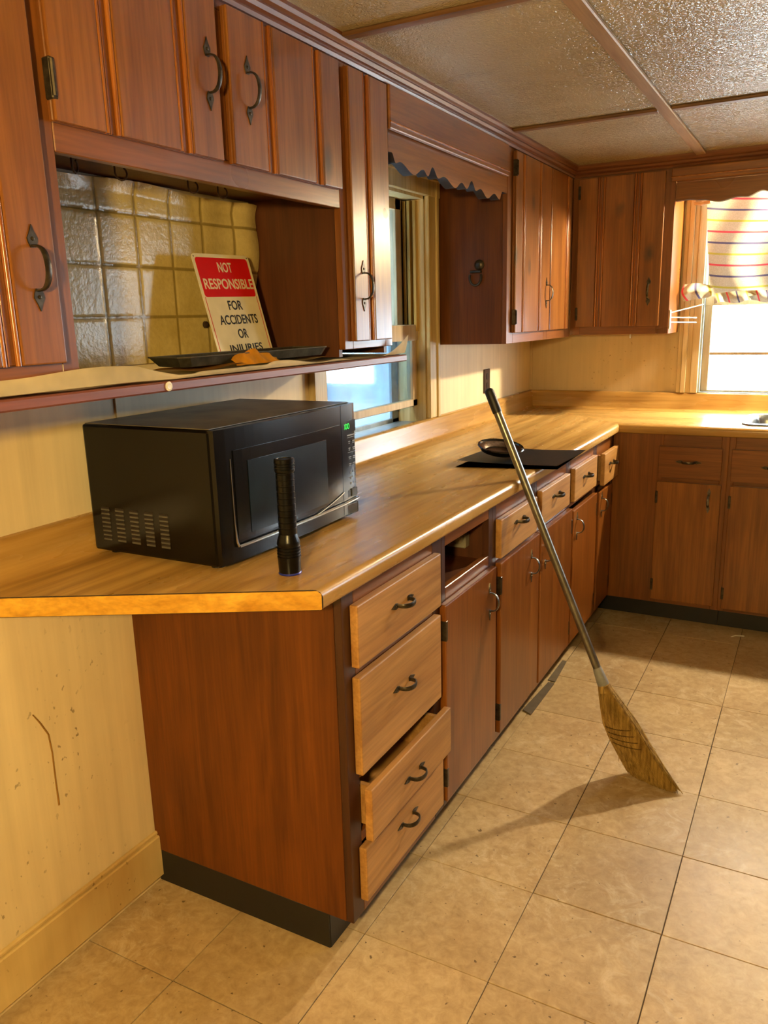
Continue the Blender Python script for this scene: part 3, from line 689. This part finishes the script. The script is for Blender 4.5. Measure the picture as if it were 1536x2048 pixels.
tag(o, 'small white hook under the dark cabinet on the back wall', 'hook')

# sign
sg = thing('sign', 'red and white metal sign leaning in the niche, lettered NOT RESPONSIBLE', 'sign', (.13, 1.45, 1.289))
TLs, TRs, BLs = Vector((.070, 1.345, 1.545)), Vector((.070, 1.557, 1.549)), Vector((.136, 1.347, 1.2885))
eu = (TRs-TLs).normalized(); ev = (BLs-TLs); Hs = ev.length; ev = (ev-eu*ev.dot(eu)).normalized(); en = ev.cross(eu).normalized()
if en.x < 0: en = -en
Ws = (TRs-TLs).length
def sgp(u, v, n): return TLs+eu*u+ev*v+en*n
def sgpoly(x0, x1, y0, y1, r, n0, n1, name, mat, parent):
    G().prism(rrect(x0, x1, y0, y1, r, 5), lambda u, v: sgp(u, v, n0), lambda u, v: sgp(u, v, n1)).build(name, mat, parent)
M['signw'] = plain('sign_cream_white', '#ddd3b0', .4, 0, .4, .06, 12); M['signr'] = plain('sign_red', '#c8100a', .4, 0, .25, .05, 12); M['signk'] = plain('sign_black', '#141210', .5)
sgpoly(0, Ws, 0, Hs, .012, 0, .0012, 'plate', M['signw'], sg)
LV = .232
sgpoly(.009, Ws-.009, .009, .445*LV, .008, .0013, .0016, 'red_panel', M['signr'], sg)
for u in (.0075, Ws-.0095):
    G().prism([(u, .445*LV), (u+.0018, .445*LV), (u+.0018, Hs-.004), (u, Hs-.004)], lambda a, b: sgp(a, b, .0013), lambda a, b: sgp(a, b, .0016)).build('red_line', M['signr'], sg)
for u, v in ((.007, .007), (Ws-.007, .007), (.007, Hs-.007), (Ws-.007, Hs-.007)):
    G().lathe([(.0016, 0), (.0016, .0004)], sgp(u, v, .0013), en, 8).build('rivet_hole', M['dark'], sg)
Rm = Matrix((eu, -ev, en)).transposed()
for txt, v0, v1, wd, mt in (('NOT', .085, .19, .052, 'signw'), ('RESPONSIBLE', .255, .365, .184, 'signw'), ('FOR', .485, .585, .053, 'signk'), ('ACCIDENTS', .635, .735, .145, 'signk'), ('OR', .785, .885, .037, 'signk'), ('INJURIES', .945, 1.05, .126, 'signk')):
    me = textmesh(txt, 1.0, bold=.016)
    xs = [v.co.x for v in me.vertices]; ys = [v.co.y for v in me.vertices]
    hx, hy = max(xs)-min(xs), max(ys)-min(ys); mx, my = (max(xs)+min(xs))/2, (max(ys)+min(ys))/2
    for v in me.vertices:
        v.co = Vector(((v.co.x-mx)*wd/hx, (v.co.y-my)*(v1-v0)*LV/hy, v.co.z*.4))
    me.materials.append(M[mt])
    o = bpy.data.objects.new('lettering', me); COL.objects.link(o); o.parent = sg
    o.matrix_local = Matrix.Translation(sgp(Ws*.515, (v0+v1)/2*LV, .0019)-ORG[sg]) @ Rm.to_4x4()
# baking tray, envelope, cloth on the shelf
zc0 = .0035
bt = thing('baking_tray', 'dark shallow metal tray lying on the shelf in front of the sign', 'tray', (.22, 1.3, 1.292))
gm = G(); zc = 1.302
outl = [(.165, 1.09), (.262, 1.068), (.275, 1.09), (.275, 1.58), (.268, 1.60), (.165, 1.60)]
n = len(outl)
cen = Vector((sum(p[0] for p in outl)/n, sum(p[1] for p in outl)/n))
def ring(sc_, z): return [gm.bm.verts.new((cen.x+(x-cen.x)*sc_[0], cen.y+(y-cen.y)*sc_[1], z)) for x, y in outl]
R_ = [ring((1.02, 1.005), zc+.019), ring((.80, .955), zc), ring((.76, .945), zc+.002), ring((.97, .995), zc+.019)]
for a in range(3):
    for i in range(n): gm.bm.faces.new((R_[a][i], R_[a][(i+1) % n], R_[a+1][(i+1) % n], R_[a+1][i]))
for i in range(n): gm.bm.faces.new((R_[3][i], R_[3][(i+1) % n], R_[0][(i+1) % n], R_[0][i]))
gm.bm.faces.new(R_[2]); gm.bm.faces.new(R_[1][::-1])
gm.build('pan', plain('dark_tin', '#57564a', .36, .7, .5, .35, 20), bt)
G().tube([(cen.x+(x-cen.x)*1.02, cen.y+(y-cen.y)*1.005, zc+.019) for x, y in outl+[outl[0]]], .0018, 6).build('rolled_rim', plain('worn_tin_rim', '#5d5a50', .35, .7), bt)
def crumple(x0, x1, y0, y1, z, h, seed, tilt=0):
    rn = random.Random(seed); ph = [rn.uniform(0, 6) for _ in range(6)]
    return lambda a, b: Vector((x0+(x1-x0)*b+.004*math.sin(5*a+ph[0]), y0+(y1-y0)*a+.006*math.sin(4*b+ph[1]), z+tilt*b+h*(math.sin(math.pi*a)**.6)*(.45+.3*math.sin(7*a+ph[2])+.25*math.sin(6*b+ph[3]))*(.4+.6*math.sin(math.pi*b))))
gm = G(); gm.grid(28, 10, lambda a, b: Vector((.2775+.011*(1-b)+.003*math.sin(21*a+4*b), 1.215+.16*a, 1.2975+(.012+.018*math.sin(math.pi*min(1, a*1.15))**.8+.003*math.sin(17*a))*b)), .0016)
tag(gm.build('cloth', plain('orange_cloth', '#dc9a1a', .8, 0, .2, .15, 20), None, True), 'crumpled orange cloth scrap on the shelf in front of the sign', 'cloth')
gm = G(); gm.grid(14, 8, lambda a, b: Vector((.20+.10*b, 1.045+.17*a+.02*b, 1.2965+.004*a+.003*math.sin(6*a+3*b))), .0012)
tag(gm.build('envelope', plain('brown_envelope_paper', '#a8782e', .7, 0, .3, .1, 14), None), 'brown paper envelope poking out under the left end of the dark tray', 'envelope')
gm = G(); gm.grid(14, 8, lambda a, b: Vector((.19+.095*b, 1.40+.20*a-.02*b, 1.2955+.002*math.sin(5*a+2*b)+.002*a*b)), .0012)
tag(gm.build('paper_sheet', plain('tan_paper', '#c7ac74', .7, 0, .3, .1, 14), None), 'tan loose paper sheet sticking out from under the right end of the tray', 'paper')

# ring pull on the side of the right-hand cabinet
kn = thing('ring_pull', 'dark metal ring pull hanging on the bare cabinet side right of the window', 'ring pull', (.165, 2.872, 1.545))
gm = G(); gm.lathe([(.020, 0), (.020, .004), (.014, .010), (.006, .012)], (.175, 2.872, 1.578), (0, -1, 0), 16); gm.build('boss', M['iron'], kn, True)
G().box(.140, .186, 2.858, 2.8715, 1.548, 1.558, .002).build('bar', M['iron'], kn)
gm = G(); gm.tube([(.163+.024*math.cos(a), 2.862-.002, 1.532+.030*math.sin(a)) for a in [math.pi*(.88+1.24*i/20) for i in range(0, 21)]], .0048, 8, nrm=(0, 1, 0)); gm.build('ring', M['iron'], kn, True)
# wall outlet
ol = thing('outlet', 'dark brown outlet plate on the cream wall behind the broom tip', 'outlet', (0, 3.395, 1.088))
G().box(.0005, .006, 3.360, 3.432, 1.034, 1.145, .002).build('plate', M['brownplate'], ol)
for z in (1.068, 1.111): G().lathe([(.016, 0), (.015, .002)], (.006, 3.396, z), (1, 0, 0), 16).build('socket', plain('socket_black', '#1a1412', .4), ol)

# ================================================================== MICROWAVE
mw = thing('microwave', 'black microwave oven standing on the near end of the countertop', 'microwave', (.2, 1.28, HC))
M['mwk'] = plain('microwave_black_plastic', '#0a0a0a', .2, 0, .35, .1, 10); M['mwb'] = plain('microwave_black_paint', '#070706', .2, 0, .3, .15, 8)
M['mwt'] = plain('dusty_sheen_microwave_top', '#6a6356', .34, 0, .5, .3, 12)  # dust colour, lightened to carry the window gloss on the top
mx0, mx1, my0, my1, mz0, mz1 = .030, .372, 1.014, 1.538, HC+.010, 1.190
G().box(mx0, mx1, my0, my1, mz0, mz1, .006, 2).build('body', M['mwb'], mw)
G().box(mx0+.006, mx1-.004, my0+.006, my1-.006, mz1, mz1+.0012).build('top_panel', M['mwt'], mw)
for x, y in ((.06, 1.05), (.34, 1.05), (.06, 1.5), (.34, 1.5)): G().lathe([(.014, 0), (.012, .010)], (x, y, HC+.0003), seg=12).build('foot', M['mwk'], mw)
# front: bowed door with frame, window, chrome sweep; control column on the right
def mfront(y, z): 
    s_ = (y-my0)/(my1-my0); return mx1+.002+.014*math.sin(math.pi*min(1, max(0, s_)))**.6
def fplate(y0, y1, z0, z1, base, th, name, mat, parent, n=16, smooth=True):
    gm = G(); rn = []
    for i in range(n+1):
        y = y0+(y1-y0)*i/n; x = mfront(y, 0)+base
        rn.append([gm.bm.verts.new((x-.012 if base == 0 else x-.001, y, z0)), gm.bm.verts.new((x+th, y, z0)), gm.bm.verts.new((x+th, y, z1)), gm.bm.verts.new((x-.012 if base == 0 else x-.001, y, z1))])
    for i in range(n):
        for q in range(4): gm.bm.faces.new((rn[i][q], rn[i][(q+1) % 4], rn[i+1][(q+1) % 4], rn[i+1][q]))
    gm.bm.faces.new(rn[0]); gm.bm.faces.new(rn[-1][::-1])
    return gm.build(name, mat, parent, False)
dr = fplate(my0+.002, 1.462, mz0+.004, mz1-.001, 0, .006, 'door', M['mwk'], mw)
cp = fplate(1.464, my1-.001, mz0+.004, mz1-.001, 0, .006, 'control_panel', M['mwk'], mw, 6)
gl = plain('microwave_window', '#0a1014', .12, 0, .6, .1, 5)
fplate(1.062, 1.455, .965, 1.145, .006, .002, 'door_glass', plain('microwave_door_gloss', '#0b0d10', .16, 0, .6, .1, 5), dr)
fplate(1.100, 1.385, .973, 1.120, .008, .0012, 'window', plain('microwave_mesh_window', '#0f1c26', .25, 0, .4, .35, 18), dr)
# chrome sweep
gm = G(); gm.tube([(mfront(y, 0)+.011, y, .953+.0009*math.sin((y-1.05)*8)) for y in [1.058+.404*i/16 for i in range(17)]], .0036, 8); gm.tube([(mfront(1.058, 0)+.010, 1.058, .953), (mfront(1.056, 0)+.009, 1.055, .962), (mfront(1.056, 0)+.007, 1.054, 1.0), (mfront(1.056, 0)+.006, 1.054, 1.13)], [.0034, .003, .0016, .001], 8)
gm.build('chrome_trim', M['chrome'], dr, True)
gm = G(); gm.tube([(mfront(y, 0)+.010, y, .953) for y in [1.464+.072*i/6 for i in range(7)]], .0036, 8); gm.build('chrome_trim', M['chrome'], cp, True)
gm = G(); gm.tube([(mfront(y, 0)+.010, y, .953+.028*((y-1.30)/.16)**1.4 if y > 1.30 else .953+.0) for y in [1.28+.18*i/10 for i in range(11)]], .0012, 6); gm.build('trim_line', M['chrome'], dr, True)
G().box(mfront(1.5, 0)+.005, mfront(1.5, 0)+.0075, 1.474, 1.532, .919, .946, .003, 2).build('open_button', M['mwk'], cp)
G().box(mfront(1.5, 0)+.005, mfront(1.5, 0)+.0068, 1.472, 1.532, 1.122, 1.150).build('display_window', plain('display_black', '#060a07', .2), cp)
ledm = emit('green_led', '#18e03c', 1.6)
me = textmesh('OOO', .020, .62); me.materials.append(ledm); o = bpy.data.objects.new('display_digits', me); COL.objects.link(o); o.parent = cp
xf_ = mfront(1.5, 0)
o.matrix_local = Matrix.Translation(Vector((xf_+.0073, 1.488, 1.136))-ORG[mw]) @ Matrix(((0, 0, 1), (1, 0, 0), (0, 1, 0))).to_4x4()
M['key'] = plain('grey_key_print', '#8c9094', .5); rk = random.Random(4)
gm = G()
for r_ in range(4):
    for c_ in range(3):
        y = 1.478+.0195*c_; z = 1.098-.0165*r_-(.005 if r_ > 1 else 0); wd = rk.uniform(.008, .013); gm.box(xf_+.006, xf_+.0066, y, y+wd, z, z+.0022); gm.box(xf_+.006, xf_+.0066, y+.001, y+wd*.8, z-.0042, z-.0025)
gm.box(xf_+.006, xf_+.0066, 1.474, 1.532, 1.113, 1.1155); gm.box(xf_+.006, xf_+.0066, 1.474, 1.532, 1.1085, 1.1095); gm.box(xf_+.006, xf_+.0066, 1.474, 1.532, 1.072, 1.073)
for r_ in range(3):
    for c_ in range(3):
        y = 1.482+.0195*c_; z = 1.020-.0135*r_; gm.box(xf_+.006, xf_+.0066, y, y+.0035, z, z+.0055)
gm.box(xf_+.006, xf_+.0066, 1.490, 1.513, 1.0105, 1.0125)
o = gm.build('key_print', M['key'], cp); o['kind'] = 'stuff'
for y in (1.474, 1.505): G().box(xf_+.005, xf_+.0072, y, y+.026, .962, .982, .002).build('key_pad', plain('grey_key_pad', '#3a3d40', .4), cp)
gm = G()
for c_ in range(5):
    for r_ in range(8):
        x = .062+.041*c_; z = 1.012-.0092*r_; gm.box(x, x+.024, my0-.0016, my0+.001, z-.0045, z-.0005, .0008)
o = gm.build('vent_louvres', plain('louvre_grey', '#4c4a44', .35), mw); o['kind'] = 'stuff'
gm = G()
for c_ in range(5):
    for r_ in range(8):
        x = .062+.041*c_; z = 1.012-.0092*r_; gm.box(x, x+.024, my0-.0006, my0+.001, z-.0005, z+.0035)
o = gm.build('vent_slots', M['dark'], mw); o['kind'] = 'stuff'
# flashlight
fl = thing('flashlight', 'black ribbed flashlight standing on its head in front of the microwave', 'flashlight', (.5, 1.075, HC))
M['flk'] = plain('anodised_black', '#0e0f10', .3, .5, .5, .2, 30)
fx, fy = .5, 1.073; zb = HC+.0005
pr_ = [(.0215, .004), (.0218, .012), (.0225, .030)]
for i in range(4): pr_ += [(.0232, .034+.006*i), (.0232, .036+.006*i), (.0215, .037+.006*i), (.0215, .039+.006*i)]
pr_ += [(.0228, .060), (.0222, .066), (.0175, .080)]
G().lathe(pr_, (fx, fy, zb), seg=28).build('head', M['flk'], fl, True)
G().lathe([(.022, 0), (.0228, .002), (.0215, .004)], (fx, fy, zb), seg=28).build('lens_ring', plain('blue_lens_ring', '#2a35a0', .3, .3), fl, True)
pr_ = [(.0172, .080)]
for i in range(10): pr_ += [(.0176, .082+.0118*i), (.0176, .091+.0118*i), (.0166, .0915+.0118*i), (.0166, .0935+.0118*i)]
G().lathe(pr_+[(.0172, .2)], (fx, fy, zb), seg=28).build('barrel', M['flk'], fl, True)
pr_ = [(.0172, .2), (.0192, .203)]
for i in range(3): pr_ += [(.0195, .204+.005*i), (.0195, .2065+.005*i), (.0180, .207+.005*i), (.0180, .208+.005*i)]
G().lathe(pr_+[(.0195, .219), (.0195, .226), (.018, .227), (.014, .227), (.0135, .2255), (.002, .2255)], (fx, fy, zb), seg=28).build('tail_cap', M['flk'], fl, True)

# ================================================================== THINGS ON THE FAR COUNTER
M['mat'] = plain('black_leatherette', '#2b3138', .36, 0, .5, .2, 40)
bz = HC+.0008
def quad(a, b, cs_, z, sag): 
    p = (Vector(cs_[0])*(1-a)+Vector(cs_[1])*a)*(1-b)+(Vector(cs_[3])*(1-a)+Vector(cs_[2])*a)*b
    return Vector((p.x, p.y, z+sag(a, b)))
bf = thing('binder', 'thin black binder lying half over the counter edge behind the broom handle', 'binder', (.5, 2.4, HC))
C1 = [(.352, 2.222), (.672, 2.288), (.662, 2.635), (.352, 2.56)]
G().grid(16, 12, lambda a, b: quad(a, b, C1, bz+.001, lambda a, b: .0), .0025).build('back_cover', M['mat'], bf)
G().grid(16, 12, lambda a, b: quad(.03+.94*a, .03+.94*b, C1, bz+.0045, lambda a, b: .001), .003).build('pages', plain('page_edges', '#8d8a80', .7), bf)
G().grid(20, 16, lambda a, b: quad(a, b, [(.348, 2.235), (.668, 2.30), (.672, 2.645), (.350, 2.57)], bz+.010, lambda a, b: .010*(1-a)**2*(1-b)+.004*math.sin(4*a+2*b)*(b)), .0022).build('front_cover', M['mat'], bf, True)
ds = thing('dish', 'small round black dish tilted on top of the black binder behind the broom', 'dish', (.44, 2.39, HC+.02))
ax_ = Vector((.16, -.10, 1)).normalized(); dc = Vector((.445, 2.385, HC+.026))
G().lathe([(.045, 0), (.066, .008), (.076, .022), (.079, .024), (.077, .027), (.072, .024), (.062, .011), (.04, .004)], dc, ax_, 32).build('bowl', plain('black_glazed_dish', '#14110f', .15, 0, .6), ds, True)
G().lathe([(.056, .008), (.068, .018), (.070, .020), (.064, .0185), (.05, .0065)], dc+ax_*.001, ax_, 32, cap=False).build('foil_lining', plain('shiny_foil', '#a89a8c', .22, 1, .5, .35, 40), ds, True)

# ================================================================== BROOM
br = thing('broom', 'corn broom with grey metal handle leaning against the counter edge', 'broom', (1.04, 2.12, 0))
P0 = Vector((1.006, 2.117, 0)); P1 = Vector((.6265, 2.107, .9005)); dd = (P1-P0).normalized()
def shp(z): return P0+dd*(z/dd.z)
G().tube([shp(.325), shp(1.115)], .0122, 16).build('handle', plain('grey_metal_tube', '#8d8c84', .32, .85, .5, .15, 30), br, True)
G().tube([shp(1.105), shp(1.112), shp(1.165), shp(1.172), shp(1.176)], [.0138, .0145, .0145, .012, .006], 16).build('grip', plain('black_rubber_grip', '#141414', .5), br, True)
G().tube([shp(.290), shp(.30), shp(.335), shp(.345)], [.0175, .0178, .0145, .0126], 16).build('ferrule', plain('grey_plastic_ferrule', '#8a8d90', .4), br, True)
# sweep head: stations of (centre, half width); width direction lies near the floor edge
BLf, BRf = Vector((.968, 2.142, .002)), Vector((1.122, 2.096, .002)); Fp = shp(.29)
nb = (BLf-Fp).cross(BRf-Fp).normalized(); wd_ = (BRf-BLf).normalized()
stn = [(0, .0, .018, .016), (.10, .010, .026, .021), (.22, .022, .040, .026), (.36, .034, .054, .028), (.52, .046, .061, .027), (.70, .058, .066, .025), (.86, .066, .073, .022), (1.0, .072, .081, .018)]
btm = (BLf+BRf)/2
axd = (btm-Fp)
sdw = nb.cross(axd).normalized()
if sdw.dot(wd_) < 0: sdw = -sdw
def head_pt(t, s_, q):
    # t along, s_ -1..1 across, q -1..1 through the thickness
    for i in range(len(stn)-1):
        if stn[i][0] <= t <= stn[i+1][0]: break
    f = (t-stn[i][0])/(stn[i+1][0]-stn[i][0]); hw = stn[i][2]+(stn[i+1][2]-stn[i][2])*f; th = stn[i][3]+(stn[i+1][3]-stn[i][3])*f
    sd = sdw.lerp(wd_, t).normalized()
    bend = sdw*(-.012*math.sin(math.pi*t))
    p = Fp+axd*t+bend+sd*(hw*s_)+nb*(th*q*math.sqrt(max(0, 1-(s_*.92)**2)))
    return p
NS = 28; rings = []; gm = G()
for i in range(15):
    t_ = i/14*.985; rings.append([gm.bm.verts.new(head_pt(t_, math.cos(2*math.pi*k_/NS)*.93, math.copysign(1, math.sin(2*math.pi*k_/NS)+1e-9)*.86*min(1, abs(math.sin(2*math.pi*k_/NS))*1.5))) for k_ in range(NS)])
for i in range(14):
    for k_ in range(NS): gm.bm.faces.new((rings[i][k_], rings[i][(k_+1) % NS], rings[i+1][(k_+1) % NS], rings[i+1][k_]))
gm.bm.faces.new(rings[0][::-1]); gm.bm.faces.new(rings[-1])
def mk_straw(nm, a, b):
    t = NT(nm); n1 = t.noise(t.coord((140, 140, 12)), 1, 3); return t.set(t.ramp(n1, [(.3, lin(a)), (.7, lin(b))]), .6, 0, .35)
M['straw'] = mk_straw('broom_corn', '#6b5226', '#bfa05a')
gm.build('straw_core', M['straw'], br, True)
gm = G(); rs_ = random.Random(11)
for i in range(900):
    s0 = rs_.uniform(-1, 1); q = rs_.choice((-1, 1))*rs_.uniform(.88, 1.04)
    if rs_.random() < .12: s0 = rs_.choice((-1, 1))*rs_.uniform(.95, 1.03); q = rs_.uniform(-1, 1)
    t0 = rs_.choice((0, 0, .02, .3, .5)); t1 = rs_.uniform(.93, 1.0); j = rs_.uniform(-.12, .12); pts = []
    for m in range(6):
        t_ = t0+(t1-t0)*m/5; sp_ = s0+j*(max(0, t_-.5)/.5)**2
        p = head_pt(min(t_, 1.0), sp_, q); p.z = max(p.z, .0012); pts.append(p)
    rr_ = rs_.uniform(.8, 1.6); gm.tube(pts, [.0011*rr_, .0011*rr_, .001*rr_, .001*rr_, .0009*rr_, .0006], 3)
for i in range(10):
    t0 = rs_.uniform(.5, .9); s0 = rs_.choice((-1, 1)); p = head_pt(t0, s0, 0); e = p+axd.normalized()*rs_.uniform(.02, .05)+sdw*s0*rs_.uniform(.006, .02); e.z = max(e.z, .002); gm.tube([p, e], .0007, 3)
o = gm.build('straw_strands', M['straw'], br); o['kind'] = 'stuff'
G().tube([head_pt(0, 0, 0)-axd*.03, head_pt(.0, 0, 0), head_pt(.05, 0, 0)], [.0165, .0185, .022], 14).build('straw_neck', M['straw'], br, True)
for t_ in (.40, .46, .52, .58):
    pts = [head_pt(t_+.015*math.cos(2*math.pi*k_/24), math.cos(2*math.pi*k_/24)*1.0, math.copysign(1, math.sin(2*math.pi*k_/24)+1e-9)*1.05*min(1, abs(math.sin(2*math.pi*k_/24))*1.5)) for k_ in range(25)]
    G().tube(pts, .0017, 5, cap=False).build('stitching', plain('dark_stitch_thread', '#4a3413', .7), br)

# ================================================================== BACK WINDOW CURTAIN AND RACK
t = NT('striped_curtain_cloth'); uvn = t.n('ShaderNodeUVMap'); sp = t.n('ShaderNodeSeparateXYZ'); t.l(uvn.outputs[0], sp.inputs[0])
PZ = .0485
ph = t.math('DIVIDE', sp.outputs[1], PZ); fr = t.math('ABSOLUTE', t.math('SUBTRACT', t.math('FRACT', t.math('ADD', ph, .5)), .5))
stripe = t.ramp(fr, [(.075, 1.0), (.10, 0.0)])
idx = t.math('MODULO', t.math('ROUND', ph), 3)
c3 = t.ramp(t.math('DIVIDE', idx, 3), [(0, lin('#3c3d6e')), (.2, lin('#a5a23a')), (.5, lin('#c9344f'))]); t.t.nodes[-1]
for n_ in t.t.nodes:
    if n_.type == 'VALTORGB' and len(n_.color_ramp.elements) == 3: n_.color_ramp.interpolation = 'CONSTANT'
nn = t.noise(t.coord((200, 200, 200), jitter=False), 1, 2); base = t.ramp(nn, [(.3, lin('#aaa492')), (.7, lin('#bcb6a4'))])
colr = t.mix(t.math('MULTIPLY', stripe, .9), base, c3)
tr = t.n('ShaderNodeBsdfTranslucent'); t.l(colr, tr.inputs[0]); df = t.n('ShaderNodeBsdfDiffuse'); t.l(colr, df.inputs[0])
mxs = t.n('ShaderNodeMixShader'); mxs.inputs[0].default_value = .045; t.l(df.outputs[0], mxs.inputs[1]); t.l(tr.outputs[0], mxs.inputs[2]); t.l(mxs.outputs[0], t.out.inputs[0])
M['curtain'] = t.m
def cloth(name, nu, nv, f, uvf, parent):
    gm = G(); V = [[gm.bm.verts.new(f(i/(nu-1), j/(nv-1))) for j in range(nv)] for i in range(nu)]
    uvl = gm.bm.loops.layers.uv.new('UVMap')
    for i in range(nu-1):
        for j in range(nv-1):
            q = ((i, j), (i+1, j), (i+1, j+1), (i, j+1)); fc = gm.bm.faces.new([V[a][b] for a, b in q])
            for lp, (a, b) in zip(fc.loops, q): lp[uvl].uv = uvf(a/(nu-1), b/(nv-1))
    return gm.build(name, M['curtain'], parent, True)
cu = thing('curtain', 'cream striped cafe curtain bunched across the top of the bright back window', 'curtain', (1.27, D-.11, 1.4))
CX0, CX1, CZ0, CZ1 = .842, 1.70, 1.457, 1.925
def cf(a, b):
    x = CX0+(CX1-CX0)*a+.045*(1-a)*(1-b)**1.4; z = CZ0+(CZ1-CZ0)*b-.012*math.sin(math.pi*min(1, a*1.4))*b
    y = D-.055+.009*math.sin(26*a+1.5*math.sin(5*b))*(.4+.6*(1-b))+.008*math.sin(9*a+7*(1-b))
    z -= .018*(1-b)*math.sin(8*a+.6)
    return Vector((x, y, z))
cloth('panel', 70, 40, cf, lambda a, b: (a*(CX1-CX0), (1-b)*(CZ1-CZ0)-.083+PZ*3-.034*min(1, 2.2*a)+.010*math.sin(6*a)*(1-b)), cu)
def rf(a, b):
    x = .905+(CX1-.905)*a; y = D-.058-.014*math.sin(46*a+3*b)*(1-b)-.008*math.sin(85*a)*(1-b)
    return Vector((x, y, 1.412+.048*b+.006*math.sin(40*a)*(1-b)+.008*math.sin(8*a)))
cloth('ruffle', 120, 8, rf, lambda a, b: (b*.05, a*(CX1-.905)*1.15+b*.02+.02), cu)
def bunch(a, b):
    x = .768+.125*a-.012*math.sin(math.pi*b)*(1-a); z = 1.505-.012*a-(.078-.030*a)*b+.010*math.sin(math.pi*a)*(1-b)
    y = D-.062-.030*math.sin(math.pi*min(1, .15+a))*math.sin(math.pi*b)+.006*math.sin(14*a+4*b)+.004*math.sin(9*b)
    return Vector((x, y, z))
cloth('gathered_corner', 24, 16, bunch, lambda a, b: (b*.1, a*.11+.10-.02*b), cu)
G().tube([(.79, D-.035, 1.868), (.82, D-.05, 1.862), (.86, D-.055, 1.868)], .009, 8).build('rod_sleeve', plain('beige_fabric', '#b59a7c', .8), cu, True)
G().tube([(.78, D-.055, 1.926), (1.76, D-.055, 1.926)], .005, 8).build('rod', M['white'], cu, True)
tr_ = thing('towel_rack', 'white swing-arm towel rack fixed to the side of the dark back cabinet', 'towel rack', (.745, 3.77, 1.35))
G().box(.7425, .749, 3.765, 3.785, 1.305, 1.39, .002).build('bracket', M['white'], tr_)
for z0_, e in ((1.378, (.87, 3.905, 1.412)), (1.357, (.835, 3.96, 1.352)), (1.336, (.835, 3.96, 1.330))):
    G().tube([(.747, 3.775, z0_), e], .0026, 8).build('arm', M['white'], tr_, True)

# ================================================================== FLOOR BITS
gm = G(); gm.prism([(.540, 2.385), (.578, 2.365), (.580, 2.64), (.556, 2.64)], lambda x, y: Vector((x, y, .0012+.03*max(0, (.575-x)))), lambda x, y: Vector((x, y, .0042+.03*max(0, (.575-x)))))
tag(gm.build('loose_cove_base', plain('dusty_grey_vinyl', '#5a5044', .5), None), 'loose grey strip of cove base tilted on the floor under the cabinets', 'moulding')
gm = G(); gm.prism([(.548, 2.66), (.579, 2.655), (.566, 2.86), (.548, 2.86)], lambda x, y: Vector((x, y, .0012)), lambda x, y: Vector((x, y, .004)))
tag(gm.build('loose_cove_base', plain('dusty_grey_vinyl_b', '#655b4d', .5), None), 'flat grey scrap of cove base on the floor farther along the cabinets', 'moulding')
tag(G().tube([(1.135, 3.405, .003), (1.15, 3.42, .006), (1.185, 3.435, .004)], .0022, 6).build('paper_scrap', M['white'], None), 'thin white scrap on the floor at the foot of the dark back cabinets', 'scrap')

# ================================================================== LAMPS
def bulb(name, label, loc, power, col, r, hold):
    lp = thing(name, label, 'lamp', loc)
    gm = G(); bmesh.ops.create_icosphere(gm.bm, subdivisions=2, radius=r, matrix=Matrix.Translation(loc)); gm.build('bulb', emit(name+'_glow', col, power), lp, True)
    hold(lp)
def h1(lp):
    x, y, z = SINK_LAMP
    G().lathe([(.030, r_) if i < 2 else (.05, r_) for i, r_ in enumerate((0, .03, .035, CE-.0005-z-.0405))], (x, y, z+.0405), seg=16).build('socket', M['white'], lp)
def h2(lp):
    x, y, z = ROOM_LAMP
    G().lathe([(.022, 0), (.026, .03), (.026, .07), (.006, .09), (.006, CE-.0005-z-.0605-.02), (.05, CE-.0005-z-.0605-.015), (.05, CE-.0005-z-.0605)], (x, y, z+.0605), seg=16).build('pendant_cord', M['white'], lp)
bulb('sink_lamp', 'bare warm bulb in a white socket behind the valance over the sink', SINK_LAMP, SINK_GLOW, '#ffe6b8', .04, h1)
bulb('pendant_lamp', 'warm pendant bulb hanging from the ceiling behind the viewer', ROOM_LAMP, ROOM_GLOW, '#ffd887', .06, h2)
